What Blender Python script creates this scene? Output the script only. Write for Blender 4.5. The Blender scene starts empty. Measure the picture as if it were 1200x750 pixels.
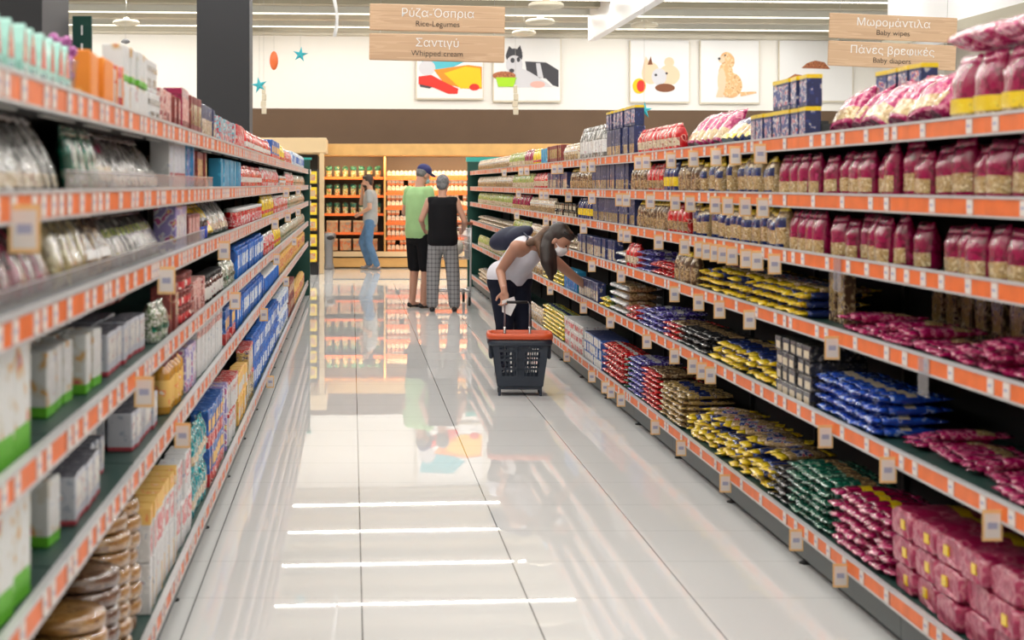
import bpy, bmesh, math, random
from mathutils import Vector, Matrix, noise
random.seed(11)
R = math.radians
SC = bpy.context.scene
COL = SC.collection

# ------------------------------------------------------------------ camera
cam_d = bpy.data.cameras.new('camera'); cam = bpy.data.objects.new('camera', cam_d); COL.objects.link(cam)
cam.location = (0, 0, 1.5); cam.rotation_euler = (R(90), 0, 0)
cam_d.sensor_width = 36; cam_d.lens = 60.0
cam_d.shift_x = 188 / 1200; cam_d.shift_y = -159 / 1200
cam_d.clip_start = 0.05; cam_d.clip_end = 200
cam_d.dof.use_dof = True; cam_d.dof.focus_distance = 13.5; cam_d.dof.aperture_fstop = 4.2
SC.camera = cam
# ------------------------------------------------------------------ exposure, world
SC.view_settings.view_transform = 'Standard'; SC.view_settings.look = 'None'
SC.view_settings.exposure = -.68; SC.view_settings.gamma = 1.0
SC.view_settings.use_curve_mapping = False
W = bpy.data.worlds.new('world'); SC.world = W; W.use_nodes = True
W.node_tree.nodes['Background'].inputs[0].default_value = (0.9, 0.95, 1, 1)
W.node_tree.nodes['Background'].inputs[1].default_value = 0.4

# ------------------------------------------------------------------ lights: rows of ceiling tubes
LROWS = [-1.0, 1.5, 4.0, 6.5, 9.0, 11.5, 14.0, 16.5, 19.0, 21.5, 24.0, 26.5, 29.0, 31.4]
LSLOPE = math.tan(R(5.0)); LH = 4.40
def area(name, loc, sx, sy, power, color=(1, 1, 1), rot=(0, 0, 0)):
    d = bpy.data.lights.new(name, 'AREA'); d.shape = 'RECTANGLE'; d.size = sx; d.size_y = sy
    d.energy = power; d.color = color
    o = bpy.data.objects.new(name, d); COL.objects.link(o); o.location = loc; o.rotation_euler = rot
    return o
for ly in LROWS:
    area('ceiling_tube_light', (1.8, ly + 1.8 * LSLOPE - .2, LH - .045), 18.6, .05, 392, (1, .982, .95), (0, 0, R(5.0)))
# wall washers along the top of the back wall
for wx in (-4.5, 1.0, 6.5):
    area('wall_wash_light', (wx, 32.1 + wx * math.tan(R(6)), 4.30), 5.0, .10, 34, (1, .97, .93), (R(38), 0, R(6)))
# warm lamps under the canopy of the chiller
for wx in (-.2, 1.3, 2.8):
    area('chiller_light', (wx, 30.55, 2.0), 1.4, .12, 58, (1, .68, .36), (R(30), 0, 0))

# ------------------------------------------------------------------ materials
MATS = {}
def nt(name):
    m = bpy.data.materials.new(name); m.use_nodes = True; MATS[name] = m
    return m, m.node_tree.nodes, m.node_tree.links, m.node_tree.nodes['Principled BSDF']
def mat(name, c, rough=.5, metal=0, emit=0, coat=0, spec=.5, bump=0, bscale=60, var=0, ec=None):
    if name in MATS: return MATS[name]
    m, N, L, p = nt(name)
    p.inputs['Base Color'].default_value = (*c, 1); p.inputs['Roughness'].default_value = rough
    p.inputs['Metallic'].default_value = metal; p.inputs['Coat Weight'].default_value = coat
    p.inputs['Specular IOR Level'].default_value = spec
    if emit:
        p.inputs['Emission Color'].default_value = (*(ec or c), 1); p.inputs['Emission Strength'].default_value = emit
    if bump or var:
        tc = N.new('ShaderNodeTexCoord'); no = N.new('ShaderNodeTexNoise'); no.inputs['Scale'].default_value = bscale
        no.inputs['Detail'].default_value = 3
        L.new(tc.outputs['Object'], no.inputs['Vector'])
        if bump:
            b = N.new('ShaderNodeBump'); b.inputs['Strength'].default_value = bump; b.inputs['Distance'].default_value = .01
            L.new(no.outputs['Fac'], b.inputs['Height']); L.new(b.outputs[0], p.inputs['Normal'])
        if var:
            hs = N.new('ShaderNodeHueSaturation'); hs.inputs['Color'].default_value = (*c, 1)
            mr = N.new('ShaderNodeMapRange'); mr.inputs[1].default_value = .3; mr.inputs[2].default_value = .7
            mr.inputs[3].default_value = 1 - var; mr.inputs[4].default_value = 1 + var
            L.new(no.outputs['Fac'], mr.inputs[0]); L.new(mr.outputs[0], hs.inputs['Value'])
            L.new(hs.outputs[0], p.inputs['Base Color'])
    return m
def printed(name, bg, inks, scale=30, rough=.35, bands=None, cover=.45, bump=.25, stretch=(1, 1, 1), coat=.3):
    """a printed pack surface: background colour with patches of the inks, bands by height of the pack"""
    if name in MATS: return MATS[name]
    m, N, L, p = nt(name)
    p.inputs['Roughness'].default_value = rough; p.inputs['Coat Weight'].default_value = coat
    p.inputs['Coat Roughness'].default_value = .15
    tc = N.new('ShaderNodeTexCoord'); oi = N.new('ShaderNodeObjectInfo')
    mp = N.new('ShaderNodeMapping'); mp.inputs['Scale'].default_value = stretch
    L.new(tc.outputs['Object'], mp.inputs['Vector'])
    ml = N.new('ShaderNodeMath'); ml.operation = 'MULTIPLY'; ml.inputs[1].default_value = .6
    L.new(oi.outputs['Random'], ml.inputs[0])
    ad = N.new('ShaderNodeVectorMath'); ad.operation = 'ADD'
    L.new(mp.outputs[0], ad.inputs[0]); L.new(ml.outputs[0], ad.inputs[1])
    no = N.new('ShaderNodeTexNoise'); no.inputs['Scale'].default_value = scale; no.inputs['Detail'].default_value = 1.5
    L.new(ad.outputs[0], no.inputs['Vector'])
    cr = N.new('ShaderNodeValToRGB'); cr.color_ramp.interpolation = 'CONSTANT'
    L.new(no.outputs['Fac'], cr.inputs[0])
    e = cr.color_ramp.elements
    e[0].position = 0; e[0].color = (*bg, 1)
    lo = 1 - cover; n = len(inks)
    e[1].position = lo; e[1].color = (*inks[0], 1)
    for i, c in enumerate(inks[1:]):
        x = e.new(min(.99, lo + .085 * (i + 1))); x.color = (*c, 1)
    out = cr.outputs[0]
    if bands:
        sp = N.new('ShaderNodeSeparateXYZ'); L.new(tc.outputs['Generated'], sp.inputs[0])
        br = N.new('ShaderNodeValToRGB'); br.color_ramp.interpolation = 'CONSTANT'
        b = br.color_ramp.elements
        b[0].position = 0; b[0].color = (*(bands[0][1] or bg), 1)
        ar = N.new('ShaderNodeValToRGB'); ar.color_ramp.interpolation = 'CONSTANT'
        a = ar.color_ramp.elements; a[0].position = 0
        def on(c): return (1, 1, 1, 1) if c else (0, 0, 0, 1)
        a[0].color = on(bands[0][1])
        first = True
        for pos, c in bands[1:]:
            if first: x, y = b[1], a[1]; x.position = y.position = pos; first = False
            else: x, y = b.new(pos), a.new(pos)
            x.color = (*(c or bg), 1); y.color = on(c)
        if first: b[1].position = a[1].position = 1; b[1].color = b[0].color; a[1].color = a[0].color
        L.new(sp.outputs[2], br.inputs[0]); L.new(sp.outputs[2], ar.inputs[0])
        mx = N.new('ShaderNodeMix'); mx.data_type = 'RGBA'
        L.new(ar.outputs[0], mx.inputs[0]); L.new(out, mx.inputs[6]); L.new(br.outputs[0], mx.inputs[7])
        out = mx.outputs[2]
    L.new(out, p.inputs['Base Color'])
    if bump:
        n2 = N.new('ShaderNodeTexNoise'); n2.inputs['Scale'].default_value = 45; n2.inputs['Detail'].default_value = 2
        L.new(ad.outputs[0], n2.inputs['Vector'])
        bp = N.new('ShaderNodeBump'); bp.inputs['Strength'].default_value = bump; bp.inputs['Distance'].default_value = .008
        L.new(n2.outputs['Fac'], bp.inputs['Height']); L.new(bp.outputs[0], p.inputs['Normal'])
    return m
def clear(name, tint=(.95, .97, 1), fac=.12):
    if name in MATS: return MATS[name]
    m, N, L, p = nt(name)
    t = N.new('ShaderNodeBsdfTransparent'); t.inputs[0].default_value = (*tint, 1)
    g = N.new('ShaderNodeBsdfGlossy'); g.inputs['Roughness'].default_value = .12
    x = N.new('ShaderNodeMixShader'); x.inputs[0].default_value = fac
    L.new(t.outputs[0], x.inputs[1]); L.new(g.outputs[0], x.inputs[2]); L.new(x.outputs[0], N['Material Output'].inputs[0])
    return m

# setting materials
def floor_mat():
    m, N, L, p = nt('floor_tile')
    tc = N.new('ShaderNodeTexCoord'); sp = N.new('ShaderNodeSeparateXYZ'); L.new(tc.outputs['Object'], sp.inputs[0])
    def line(sock, off, w):
        a = N.new('ShaderNodeMath'); a.operation = 'ADD'; a.inputs[1].default_value = -off + 60; L.new(sock, a.inputs[0])
        b = N.new('ShaderNodeMath'); b.operation = 'PINGPONG'; b.inputs[1].default_value = .3; L.new(a.outputs[0], b.inputs[0])
        c = N.new('ShaderNodeMath'); c.operation = 'LESS_THAN'; c.inputs[1].default_value = w; L.new(b.outputs[0], c.inputs[0])
        return c.outputs[0]
    lx = line(sp.outputs[0], .0365, .0026); ly = line(sp.outputs[1], 6.19, .0016)
    no = N.new('ShaderNodeTexNoise'); no.inputs['Scale'].default_value = 1.3; L.new(tc.outputs['Object'], no.inputs['Vector'])
    cr = N.new('ShaderNodeValToRGB'); L.new(no.outputs['Fac'], cr.inputs[0])
    cr.color_ramp.elements[0].color = (.70, .70, .695, 1); cr.color_ramp.elements[1].color = (.76, .76, .755, 1)
    m1 = N.new('ShaderNodeMix'); m1.data_type = 'RGBA'; m1.inputs[7].default_value = (.13, .13, .13, 1)
    L.new(lx, m1.inputs[0]); L.new(cr.outputs[0], m1.inputs[6])
    m2 = N.new('ShaderNodeMix'); m2.data_type = 'RGBA'; m2.inputs[7].default_value = (.33, .33, .33, 1)
    L.new(ly, m2.inputs[0]); L.new(m1.outputs[2], m2.inputs[6]); L.new(m2.outputs[2], p.inputs['Base Color'])
    p.inputs['Roughness'].default_value = .012; p.inputs['Specular IOR Level'].default_value = .17
    p.inputs['IOR'].default_value = 1.5
    return m
floor_mat()
mat('wall_white', (.80, .78, .74), .8, bump=.05, bscale=20)
mat('wall_brown', (.115, .068, .038), .75, var=.05, bscale=2)
mat('wall_beige', (.55, .52, .46), .85)
mat('ceiling_beige', (.56, .52, .43), .8, var=.06, bscale=3)
mat('ceiling_beam', (.40, .37, .29), .7)
mat('pillar_dark', (.016, .016, .019), .7, bump=.1, bscale=15)
mat('pillar_side', (.055, .055, .062), .6)
mat('duct_white', (.82, .82, .84), .35)
mat('lamp_body', (.6, .6, .56), .5)
mat('lamp_glow', (1, .95, .80), .5, emit=3)
mat('shelf_steel', (.012, .013, .014), .6)
mat('shelf_back', (.010, .010, .011), .8)
mat('shelf_deck', (.015, .055, .045), .45)
mat('rail_grey', (.55, .55, .56), .35, metal=.2)
mat('rail_orange', (.76, .150, .022), .4, var=.12, bscale=14)
mat('ticket_white', (.70, .64, .60), .55)
mat('tag_cream', (.80, .50, .22), .6)
mat('tag_ink', (.35, .36, .50), .6)
mat('plinth_grey', (.085, .10, .10), .45, metal=.2)
mat('rubber', (.01, .01, .01), .7)
mat('green_panel', (.003, .058, .042), .45)
mat('teal_edge', (.04, .38, .33), .4)
mat('black', (.008, .008, .009), .5)
mat('white', (.80, .80, .80), .5)
mat('steel', (.45, .45, .46), .3, metal=.9)
clear('clear_plastic'); clear('clear_sleeve', (.93, .94, .97), .16)
m = MATS['clear_sleeve']; _N, _L = m.node_tree.nodes, m.node_tree.links; _d = _N.new('ShaderNodeBsdfDiffuse'); _d.inputs[0].default_value = (.7, .68, .68, 1)
_x = _N.new('ShaderNodeMixShader'); _x.inputs[0].default_value = .13; _o = _N['Material Output']; _s = _o.inputs[0].links[0].from_socket; _L.new(_s, _x.inputs[1]); _L.new(_d.outputs[0], _x.inputs[2]); _L.new(_x.outputs[0], _o.inputs[0])
mat('cord', (.5, .5, .48), .6)

# ------------------------------------------------------------------ mesh building
class MB:
    def __init__(s): s.v = []; s.f = []; s.m = []; s.names = []; s.sm = []
    def mi(s, n):
        if n not in s.names: s.names.append(n)
        return s.names.index(n)
    def face(s, idx, m, sm=False): s.f.append(idx); s.m.append(s.mi(m)); s.sm.append(sm)
    def box(s, x0, x1, y0, y1, z0, z1, m, M=None, front=None):
        b = len(s.v)
        P = [(x, y, z) for z in (z0, z1) for y in (y0, y1) for x in (x0, x1)]
        s.v += [tuple(M @ Vector(p)) if M else p for p in P]
        F = [(0, 2, 3, 1), (4, 5, 7, 6), (0, 1, 5, 4), (2, 6, 7, 3), (0, 4, 6, 2), (1, 3, 7, 5)]
        for i, f in enumerate(F): s.face([b + k for k in f], front if (front and i == 2) else m)
        return s
    def bev(s, x0, x1, y0, y1, z0, z1, r, m, M=None, seg=2):
        bm = bmesh.new(); bmesh.ops.create_cube(bm, size=1)
        for v in bm.verts: v.co = ((x0 + x1) / 2 + v.co.x * (x1 - x0), (y0 + y1) / 2 + v.co.y * (y1 - y0), (z0 + z1) / 2 + v.co.z * (z1 - z0))
        bmesh.ops.bevel(bm, geom=bm.edges[:], offset=r, segments=seg, affect='EDGES', profile=.5)
        s.add_bm(bm, m, M); bm.free(); return s
    def add_bm(s, bm, m, M=None, sm=False):
        b = len(s.v); bm.verts.index_update()
        for v in bm.verts: s.v.append(tuple(M @ v.co) if M else tuple(v.co))
        for f in bm.faces: s.face([b + v.index for v in f.verts], m, sm)
    def rings(s, rings, m, caps=True, close=True, sm=True, M=None, zone=None):
        b = len(s.v); n = len(rings[0])
        for r in rings:
            for p in r: s.v.append(tuple(M @ Vector(p)) if M else tuple(p))
        for i in range(len(rings) - 1):
            for j in range(n if close else n - 1):
                k = (j + 1) % n
                mm = zone(i / (len(rings) - 1), j / n) if zone else m
                s.face([b + i * n + j, b + i * n + k, b + (i + 1) * n + k, b + (i + 1) * n + j], mm, sm)
        if caps:
            m0 = zone(0, .75) if zone else m; m1 = zone(1, .75) if zone else m
            s.face([b + j for j in range(n)][::-1], m0); s.face([b + (len(rings) - 1) * n + j for j in range(n)], m1)
        return s
    def lathe(s, prof, m, n=16, M=None, zone=None, cx=0, cy=0, sm=True):
        rr = [[(cx + r * math.cos(2 * math.pi * j / n), cy + r * math.sin(2 * math.pi * j / n), z) for j in range(n)] for r, z in prof]
        return s.rings(rr, m, M=M, zone=zone, sm=sm)
    def tube(s, pts, r, m, n=8):
        pts = [Vector(p) for p in pts]; rr = []
        for i, p in enumerate(pts):
            t = (pts[min(i + 1, len(pts) - 1)] - pts[max(i - 1, 0)]).normalized()
            u = t.cross(Vector((0, 0, 1)));
            if u.length < .05: u = t.cross(Vector((0, 1, 0)))
            u.normalize(); w = t.cross(u).normalized(); q = r[i] if isinstance(r, (list, tuple)) else r
            rr.append([p + (u * math.cos(2 * math.pi * j / n) + w * math.sin(2 * math.pi * j / n)) * q for j in range(n)])
        return s.rings(rr, m)
    def ell(s, c, r, m, n=16, k=10, M=None):
        c = Vector(c); rr = []
        for i in range(k + 1):
            a = -math.pi / 2 + math.pi * (i + .02) / (k + .04)
            rr.append([c + Vector((r[0] * math.cos(a) * math.cos(2 * math.pi * j / n), r[1] * math.cos(a) * math.sin(2 * math.pi * j / n), r[2] * math.sin(a))) for j in range(n)])
        return s.rings(rr, m, M=M)
    def poly(s, pts, y, m, th=.0):
        b = len(s.v); s.v += [(p[0], y, p[1]) for p in pts]; s.face([b + i for i in range(len(pts))], m); return s
    def join(s, o):
        b = len(s.v); s.v += o.v
        for f, mm, sm in zip(o.f, o.m, o.sm): s.face([b + i for i in f], o.names[mm], sm)
        return s
    def mesh(s, name):
        me = bpy.data.meshes.new(name); me.from_pydata(s.v, [], s.f)
        for n in s.names: me.materials.append(MATS[n])
        me.polygons.foreach_set('material_index', s.m); me.polygons.foreach_set('use_smooth', s.sm)
        me.validate(); me.update(); return me
def link(name, data, parent=None, loc=None, rot=None):
    o = bpy.data.objects.new(name, data); COL.objects.link(o)
    if parent: o.parent = parent
    if loc is not None: o.location = loc
    if rot is not None: o.rotation_euler = rot
    return o
def tag(o, label, cat, group=None):
    n = len(label.split()); assert 4 <= n <= 16, (n, label)
    o['label'] = label; o['category'] = cat
    if group: o['group'] = group
    return o
def thing(name, label, cat, loc=(0, 0, 0), rot=(0, 0, 0), group=None):
    return tag(link(name, None, None, loc, rot), label, cat, group)
def struct(name, mb):
    o = link(name, mb.mesh(name)); o['kind'] = 'structure'; return o
def PX(px, py, z): return ((px - 412) * z / 2000, z, 1.5 - (py - 216) * z / 2000)
ORD = ['first', 'second', 'third', 'fourth', 'fifth', 'sixth', 'seventh', 'eighth', 'ninth', 'tenth', 'eleventh', 'twelfth', 'thirteenth',
       'fourteenth', 'fifteenth', 'sixteenth', 'seventeenth', 'eighteenth', 'nineteenth', 'twentieth']

# ------------------------------------------------------------------ the building
WT = math.tan(R(6))
def wz(px): return 33 / (1 - WT * (px - 412) / 2000)
X0, X1 = -8.0, 11.9
struct('floor', MB().box(X0, X1, -4, 36, -.1, 0, 'floor_tile'))
struct('ceiling', MB().box(X0, X1, -4, 36, 4.5, 4.6, 'ceiling_beige'))
struct('wall_left', MB().box(X0 - .2, X0, -4, 36, -.1, 4.6, 'wall_beige'))
struct('wall_right', MB().box(X1, X1 + .2, -4, 36, -.1, 4.6, 'wall_beige'))
struct('wall_front', MB().box(X0, X1, -4.2, -4, -.1, 4.6, 'wall_beige'))
MW = Matrix.Translation((0, 33, 0)) @ Matrix.Rotation(R(6), 4, 'Z')
b = MB(); b.box(-8.3, 12.3, 0, .2, 2.96, 4.52, 'wall_white', MW); b.box(-8.3, 12.3, -.012, .2, 0, 2.96, 'wall_brown', MW)
struct('wall_back', b)
struct('trim_1', MB().box(-8.2, 12.2, -.30, 0, 4.36, 4.5, 'ceiling_beige', MW))
for i, ly in enumerate(LROWS[8:]):
    M = Matrix.Translation((0, ly + 1.15, 0)) @ Matrix.Rotation(R(5), 4, 'Z')
    struct('trim_%d' % (i + 2), MB().box(-7.5, 11.4, -.14, .14, 4.40, 4.5, 'ceiling_beam' if i % 2 else 'ceiling_beige', M))
for i, ly in enumerate(LROWS):
    t = thing('strip_light', 'long white strip light across the ceiling, %s row out from the camera' % ORD[i], 'light', (1.8, ly + 1.8 * LSLOPE - .2, LH), (0, 0, R(5)), 'strip lights across the ceiling')
    link('housing', MB().box(-9.4, 9.4, -.05, .05, -.02, .095, 'lamp_body').mesh('housing'), t)
    link('diffuser', MB().box(-9.35, 9.35, -.038, .038, -.034, -.02, 'lamp_glow').mesh('diffuser'), t)
# white downstand panels running along the hall
struct('wall_downstand_1', MB().box(4.06, 4.20, -3, 29.3, 3.96, 4.5, 'duct_white'))
struct('wall_downstand_2', MB().box(7.1, 7.3, -3, 22.6, 3.40, 4.5, 'duct_white').box(7.02, 7.38, -3, 22.6, 3.28, 3.40, 'ceiling_beam').box(7.06, 7.34, -3, 22.6, 3.25, 3.28, 'duct_white'))
# pillars
for i, pz in enumerate((6.4, 19.4)):
    struct('pillar_%d' % (i + 1), MB().box(-1.76, -1.162, pz, pz + .001, 0, 4.5, 'pillar_dark').box(-1.76, -1.16, pz + .001, pz + .6, 0, 4.5, 'pillar_side').box(-1.765, -1.155, pz - .002, pz + .606, 0, .12, 'pillar_dark'))

# ------------------------------------------------------------------ shelving
HR = [1.664, 1.438, 1.214, .954, .625, .167]      # rail heights, right
HL = [1.670, 1.460, 1.245, .975, .703, .175]      # rail heights, left
XR, XL = 1.75, -.60
DEPTH = .46
LVL = ['top', 'second', 'third', 'fourth', 'fifth', 'bottom']
RIGHT0, LEFT0, BAY, NR, NL = 2.9, 2.2, 1.3, 17, 16
def rail_mb(L):        # local: front face at y=0 looking to -Y, runs along X from 0 to L
    b = MB()
    b.box(.002, L - .002, -.012, .0, -.026, .026, 'rail_grey')
    b.box(.002, L - .002, -.018, .0, .022, .030, 'rail_grey').box(.002, L - .002, -.018, .0, -.030, -.024, 'rail_grey')
    return b
RAIL = rail_mb(BAY).mesh('price_rail')
STRIP = MB().box(.006, BAY - .006, -.0145, -.0125, -.0235, .0215, 'rail_orange').mesh('orange_strip')
TICKET = MB().box(-.021, .021, -.0185, -.0150, -.0215, .0195, 'ticket_white').box(-.015, .009, -.0190, -.0185, -.004, .004, 'tag_ink').mesh('price_ticket')
TAG = MB().box(-.0008, .0008, -.066, -.012, -.078, .006, 'tag_cream').box(-.0014, .0014, -.060, -.018, -.070, -.004, 'ticket_white').box(-.0018, .0018, -.052, -.026, -.045, -.028, 'tag_ink').mesh('price_tag')
SLEEVE = MB().box(-.045, .045, -.0225, -.0200, -.095, .02, 'clear_sleeve').mesh('clear_pocket')
DECK = MB().box(.003, BAY - .003, 0, DEPTH, -.022, .010, 'shelf_steel').box(.004, BAY - .004, .002, DEPTH - .01, .010, .0125, 'shelf_deck').mesh('shelf')
BACK = MB().box(0, BAY, DEPTH, DEPTH + .03, .05, 1.78, 'shelf_back').mesh('back_panel')
b = MB()
for k in range(34): b.box(.005, .030, DEPTH - .006, DEPTH, .1 + k * .048, .13 + k * .048, 'shelf_steel')
UPR = MB().box(.001, .036, DEPTH - .02, DEPTH + .045, 0, 1.80, 'shelf_steel').join(b).mesh('upright')
PLI = MB().box(.002, BAY - .002, .02, .05, .035, .142, 'plinth_grey').box(.0, BAY, .055, DEPTH, .0, .10, 'rubber').box(.002, BAY - .002, .012, .05, .125, .142, 'plinth_grey').mesh('plinth')
FOOT = MB().lathe([(.03, 0), (.03, .006), (.014, .012), (.014, .04)], 'rubber', 10, cx=.05, cy=.05).mesh('foot')
BRK = MB().box(.10, .52, .05, .062, -.0265, -.0225, 'lamp_body').mesh('bracket')
def near_ticket_list(side, lvl, y0, y1, rnd):
    out = []; y = y0 + .03
    dens = .25 if side == 'right' else .15
    while y < y1 - .03:
        out.append(y); y += dens * rnd.uniform(.45, 1.6)
    return out
TAGPX = {('right', 0): [795, 822, 849, 872, 902, 765, 756, 700, 690, 662, 655, 622, 615, 595], ('right', 1): [1e9, 818, 848, 863, 884, 905, 800, 770, 741, 733, 700, 672, 645, 640, 612],
         ('right', 2): [919, 898, 885, 868, 857, 848, 838, 829, 811, 780, 742, 736, 690, 655, 645, 610], ('right', 3): [988, 1047, 889, 853, 828, 799, 735, 700, 640],
         ('right', 4): [980, 1055, 1180, 842, 832, 821, 799, 766, 722, 690, 650], ('right', 5): [998, 945, 860, 807, 776, 735, 723, 716, 700, 670],
         ('left', 1): [2, 330, 345], ('left', 2): [180, 252, 316, 332, 345], ('left', 3): [152, 266, 318, 340], ('left', 4): [200, 302, 330], ('left', 5): [250, 310]}
def bays(side):
    right = side == 'right'; n = NR if right else NL; s0 = RIGHT0 if right else LEFT0; H = HR if right else HL; rnd = random.Random(5 if right else 9)
    for i in range(n):
        y0, y1 = s0 + i * BAY, s0 + (i + 1) * BAY
        loc = (XR, y1, 0) if right else (XL, y0, 0)
        bay = thing('shelving_bay', 'dark steel shelving bay with orange price rails, %s from the camera along the %s side' % (ORD[i], side),
                    'shelf', loc, (0, 0, R(-90) if right else R(90)), 'shelving bays along the %s side' % side)
        link('back_panel', BACK, bay); link('upright', UPR, bay)
        if i == (0 if right else n - 1): link('upright', UPR, bay, (BAY - .037, 0, 0))
        pl = link('plinth', PLI, bay); link('foot', FOOT, pl)
        for l, h in enumerate(H):
            dk = link('shelf', DECK, bay, (0, 0, h))
            link('price_rail', RAIL, dk); link('orange_strip', STRIP, dk)
            if not right and l == 0: link('bracket', BRK, dk)
            if not right and l == 0: link('bracket', BRK, dk, (.6, 0, 0))
            loc_x = lambda y: (y1 - y) if right else (y - y0)
            for y in near_ticket_list(side, l, y0, y1, rnd): link('price_ticket', TICKET, dk, (loc_x(y), 0, 0))
            for px in TAGPX.get((side, l), []):
                y = 3500 / (px - 412) if right else 1200 / (412 - px)
                if y0 + .035 < y < y1 - .035: link('price_tag', TAG, dk, (loc_x(y), 0, 0))
            if right:
                for (sl, px) in ((2, 988), (3, 1090)):
                    y = 3500 / (px - 412)
                    if sl == l and y0 + .05 < y < y1 - .05: link('clear_pocket', SLEEVE, dk, (loc_x(y), 0, 0))
bays('right'); bays('left')
# clear guards along the front of two left shelves
for l, ya, yb in ((1, 3.6, 7.4), (2, 2.8, 7.0)):
    hb = HL[l] + .0135
    g = thing('shelf_guard', 'clear plastic guard standing along the front edge of the left %s shelf' % LVL[l], 'guard', (XL, ya, hb), (0, 0, R(90)))
    link('guard_panel', MB().box(0, yb - ya, .002, .004, 0, .055, 'clear_sleeve').mesh('guard_panel'), g)
    link('guard_lip', MB().box(0, yb - ya, .001, .018, 0, .0015, 'clear_sleeve').box(0, yb - ya, .0, .006, .055, .0575, 'rail_grey').mesh('guard_lip'), g)
# green end panels
def endp(x0, x1, y, side):
    t = thing('end_panel', 'dark green end panel closing the far end of the %s shelving' % side, 'panel', ((x0 + x1) / 2, y, 0))
    w = (x1 - x0) / 2
    link('panel', MB().bev(-w, w, 0, .09, 0, 1.83, .004, 'green_panel').mesh('panel'), t)
    link('edge_trim', MB().box(-w - .02, w + .02, -.004, .094, 1.832, 1.90 if side == 'right' else 1.86, 'teal_edge').mesh('edge_trim'), t)
    s = -1 if side == 'right' else 1; cb = MB()
    for h in (HR if side == 'right' else HL)[:5]: cb.box(s * w + (.0 if s > 0 else -.012), s * w + (.012 if s > 0 else .0), -.01, .03, h - .03, h + .03, 'white')
    link('corner_clip', cb.mesh('corner_clip'), t)
endp(1.70, 2.26, RIGHT0 + NR * BAY + .01, 'right'); endp(-1.12, -.56, LEFT0 + NL * BAY + .01, 'left')

# ------------------------------------------------------------------ product makers (front looks to -Y, base at z=0)
def pil_grid(w, d, h, seed, bottom='flat', n=20, k=14, amp=.05, pw=.8):
    g = []
    for i in range(k + 1):
        t = i / k
        top = min(1, ((1 - t) / .36)) ** .72 if t > .64 else 1
        bot = 1
        if bottom == 'seal' and t < .26: bot = min(1, t / .26) ** .55
        elif bottom == 'flat' and t < .08: bot = .86 + .14 * t / .08
        f = max(.05, min(top, bot)); wf = 1 - .05 * (1 - f) if not (bottom == 'flat' and t < .08) else bot
        if t in (0, 1) and bottom == 'seal' or t == 1: wf = 1.0
        row = []
        for j in range(n):
            a = 2 * math.pi * j / n; c, s = math.cos(a), math.sin(a)
            x = math.copysign(abs(c) ** pw, c) * w / 2 * wf; y = math.copysign(abs(s) ** pw, s) * d / 2 * f
            q = noise.noise(Vector((x * 22 + seed * 7.1, y * 22, t * h * 22 + seed))) * amp * d * (1.6 if f < .6 else 1)
            q2 = noise.noise(Vector((x * 55 + seed, y * 40, t * h * 50))) * amp * .5 * d
            row.append((x + (q + q2) * c * .5, y + (q + q2) * s + (math.sin(x * 260 + seed) * .0035 if f < .12 else 0), t * h))
        g.append(row)
    return g
def patch(g, i0, i1, j0, j1, m, off, M=None):
    n = len(g[0]); rr = []
    for i in range(i0, i1 + 1):
        rr.append([(g[i][j % n][0] * (1 + off / 3), g[i][j % n][1] * (1 + off) + (-.0006 if g[i][j % n][1] < 0 else .0006), g[i][j % n][2]) for j in range(j0, j1 + 1)])
    return MB().rings(rr, m, caps=False, close=False, M=M)
TYPES = {}
def T(key, name, cat, dims, parts): TYPES[key] = dict(name=name, cat=cat, dims=dims, parts=parts, cache={})
LIE = Matrix.Rotation(R(-90), 4, 'X')
def bag(key, name, cat, w, d, h, film, win=None, wr=(2, 6), label=None, lr=(7, 9), seal=None, bottom='flat', amp=.05, pname='window', seeds=2, lie=False, lab_side=False, seal2=None):
    vs = []
    for sd in range(seeds):
        g = pil_grid(w, d, h, sd * 3 + len(key), 'seal' if lie else bottom, amp=amp)
        M = (Matrix.Translation((0, -h / 2, d / 2)) @ LIE) if lie else None
        P = [('film', MB().rings(g if not seal else g[(2 if lie else 0):-2], film, M=M))]
        if seal:
            P.append(('seal', MB().rings(g[-3:], seal2 or seal, M=M)))
            if lie: P.append(('seal', MB().rings(g[:3], seal, M=M)))
        if win: P.append((pname, patch(g, wr[0], wr[1], 11, 19, win, .03, M)))
        if label: P.append(('label', patch(g, lr[0], lr[1], 10 if lab_side else 12, 20 if lab_side else 18, label, .06, M)))
        vs.append(P)
    T(key, name, cat, (w, h, d) if lie else (w, d, h), vs)
def carton(key, name, cat, w, d, h, body, front=None, fr=(.06, .94, .08, .92), top=None, extra=None, r=.003):
    b = MB().bev(-w / 2, w / 2, -d / 2, d / 2, 0, h, r, body, seg=1); P = [('box', b)]
    if front: P.append(('front_print', MB().box(-w / 2 + w * fr[0], -w / 2 + w * fr[1], -d / 2 - .0008, -d / 2 + .001, h * fr[2], h * fr[3], front)))
    if top: P.append(('top_flap', MB().box(-w / 2 + .003, w / 2 - .003, -d / 2 + .003, d / 2 - .003, h - .001, h + .0012, top)))
    for e in (extra or []): P.append((e[0], MB().box(-w / 2 - .0006, w / 2 + .0006, -d / 2 - .0009, d / 2 + .0009, h * e[2], h * e[3], e[1])))
    T(key, name, cat, (w, d, h), [P])
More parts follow.
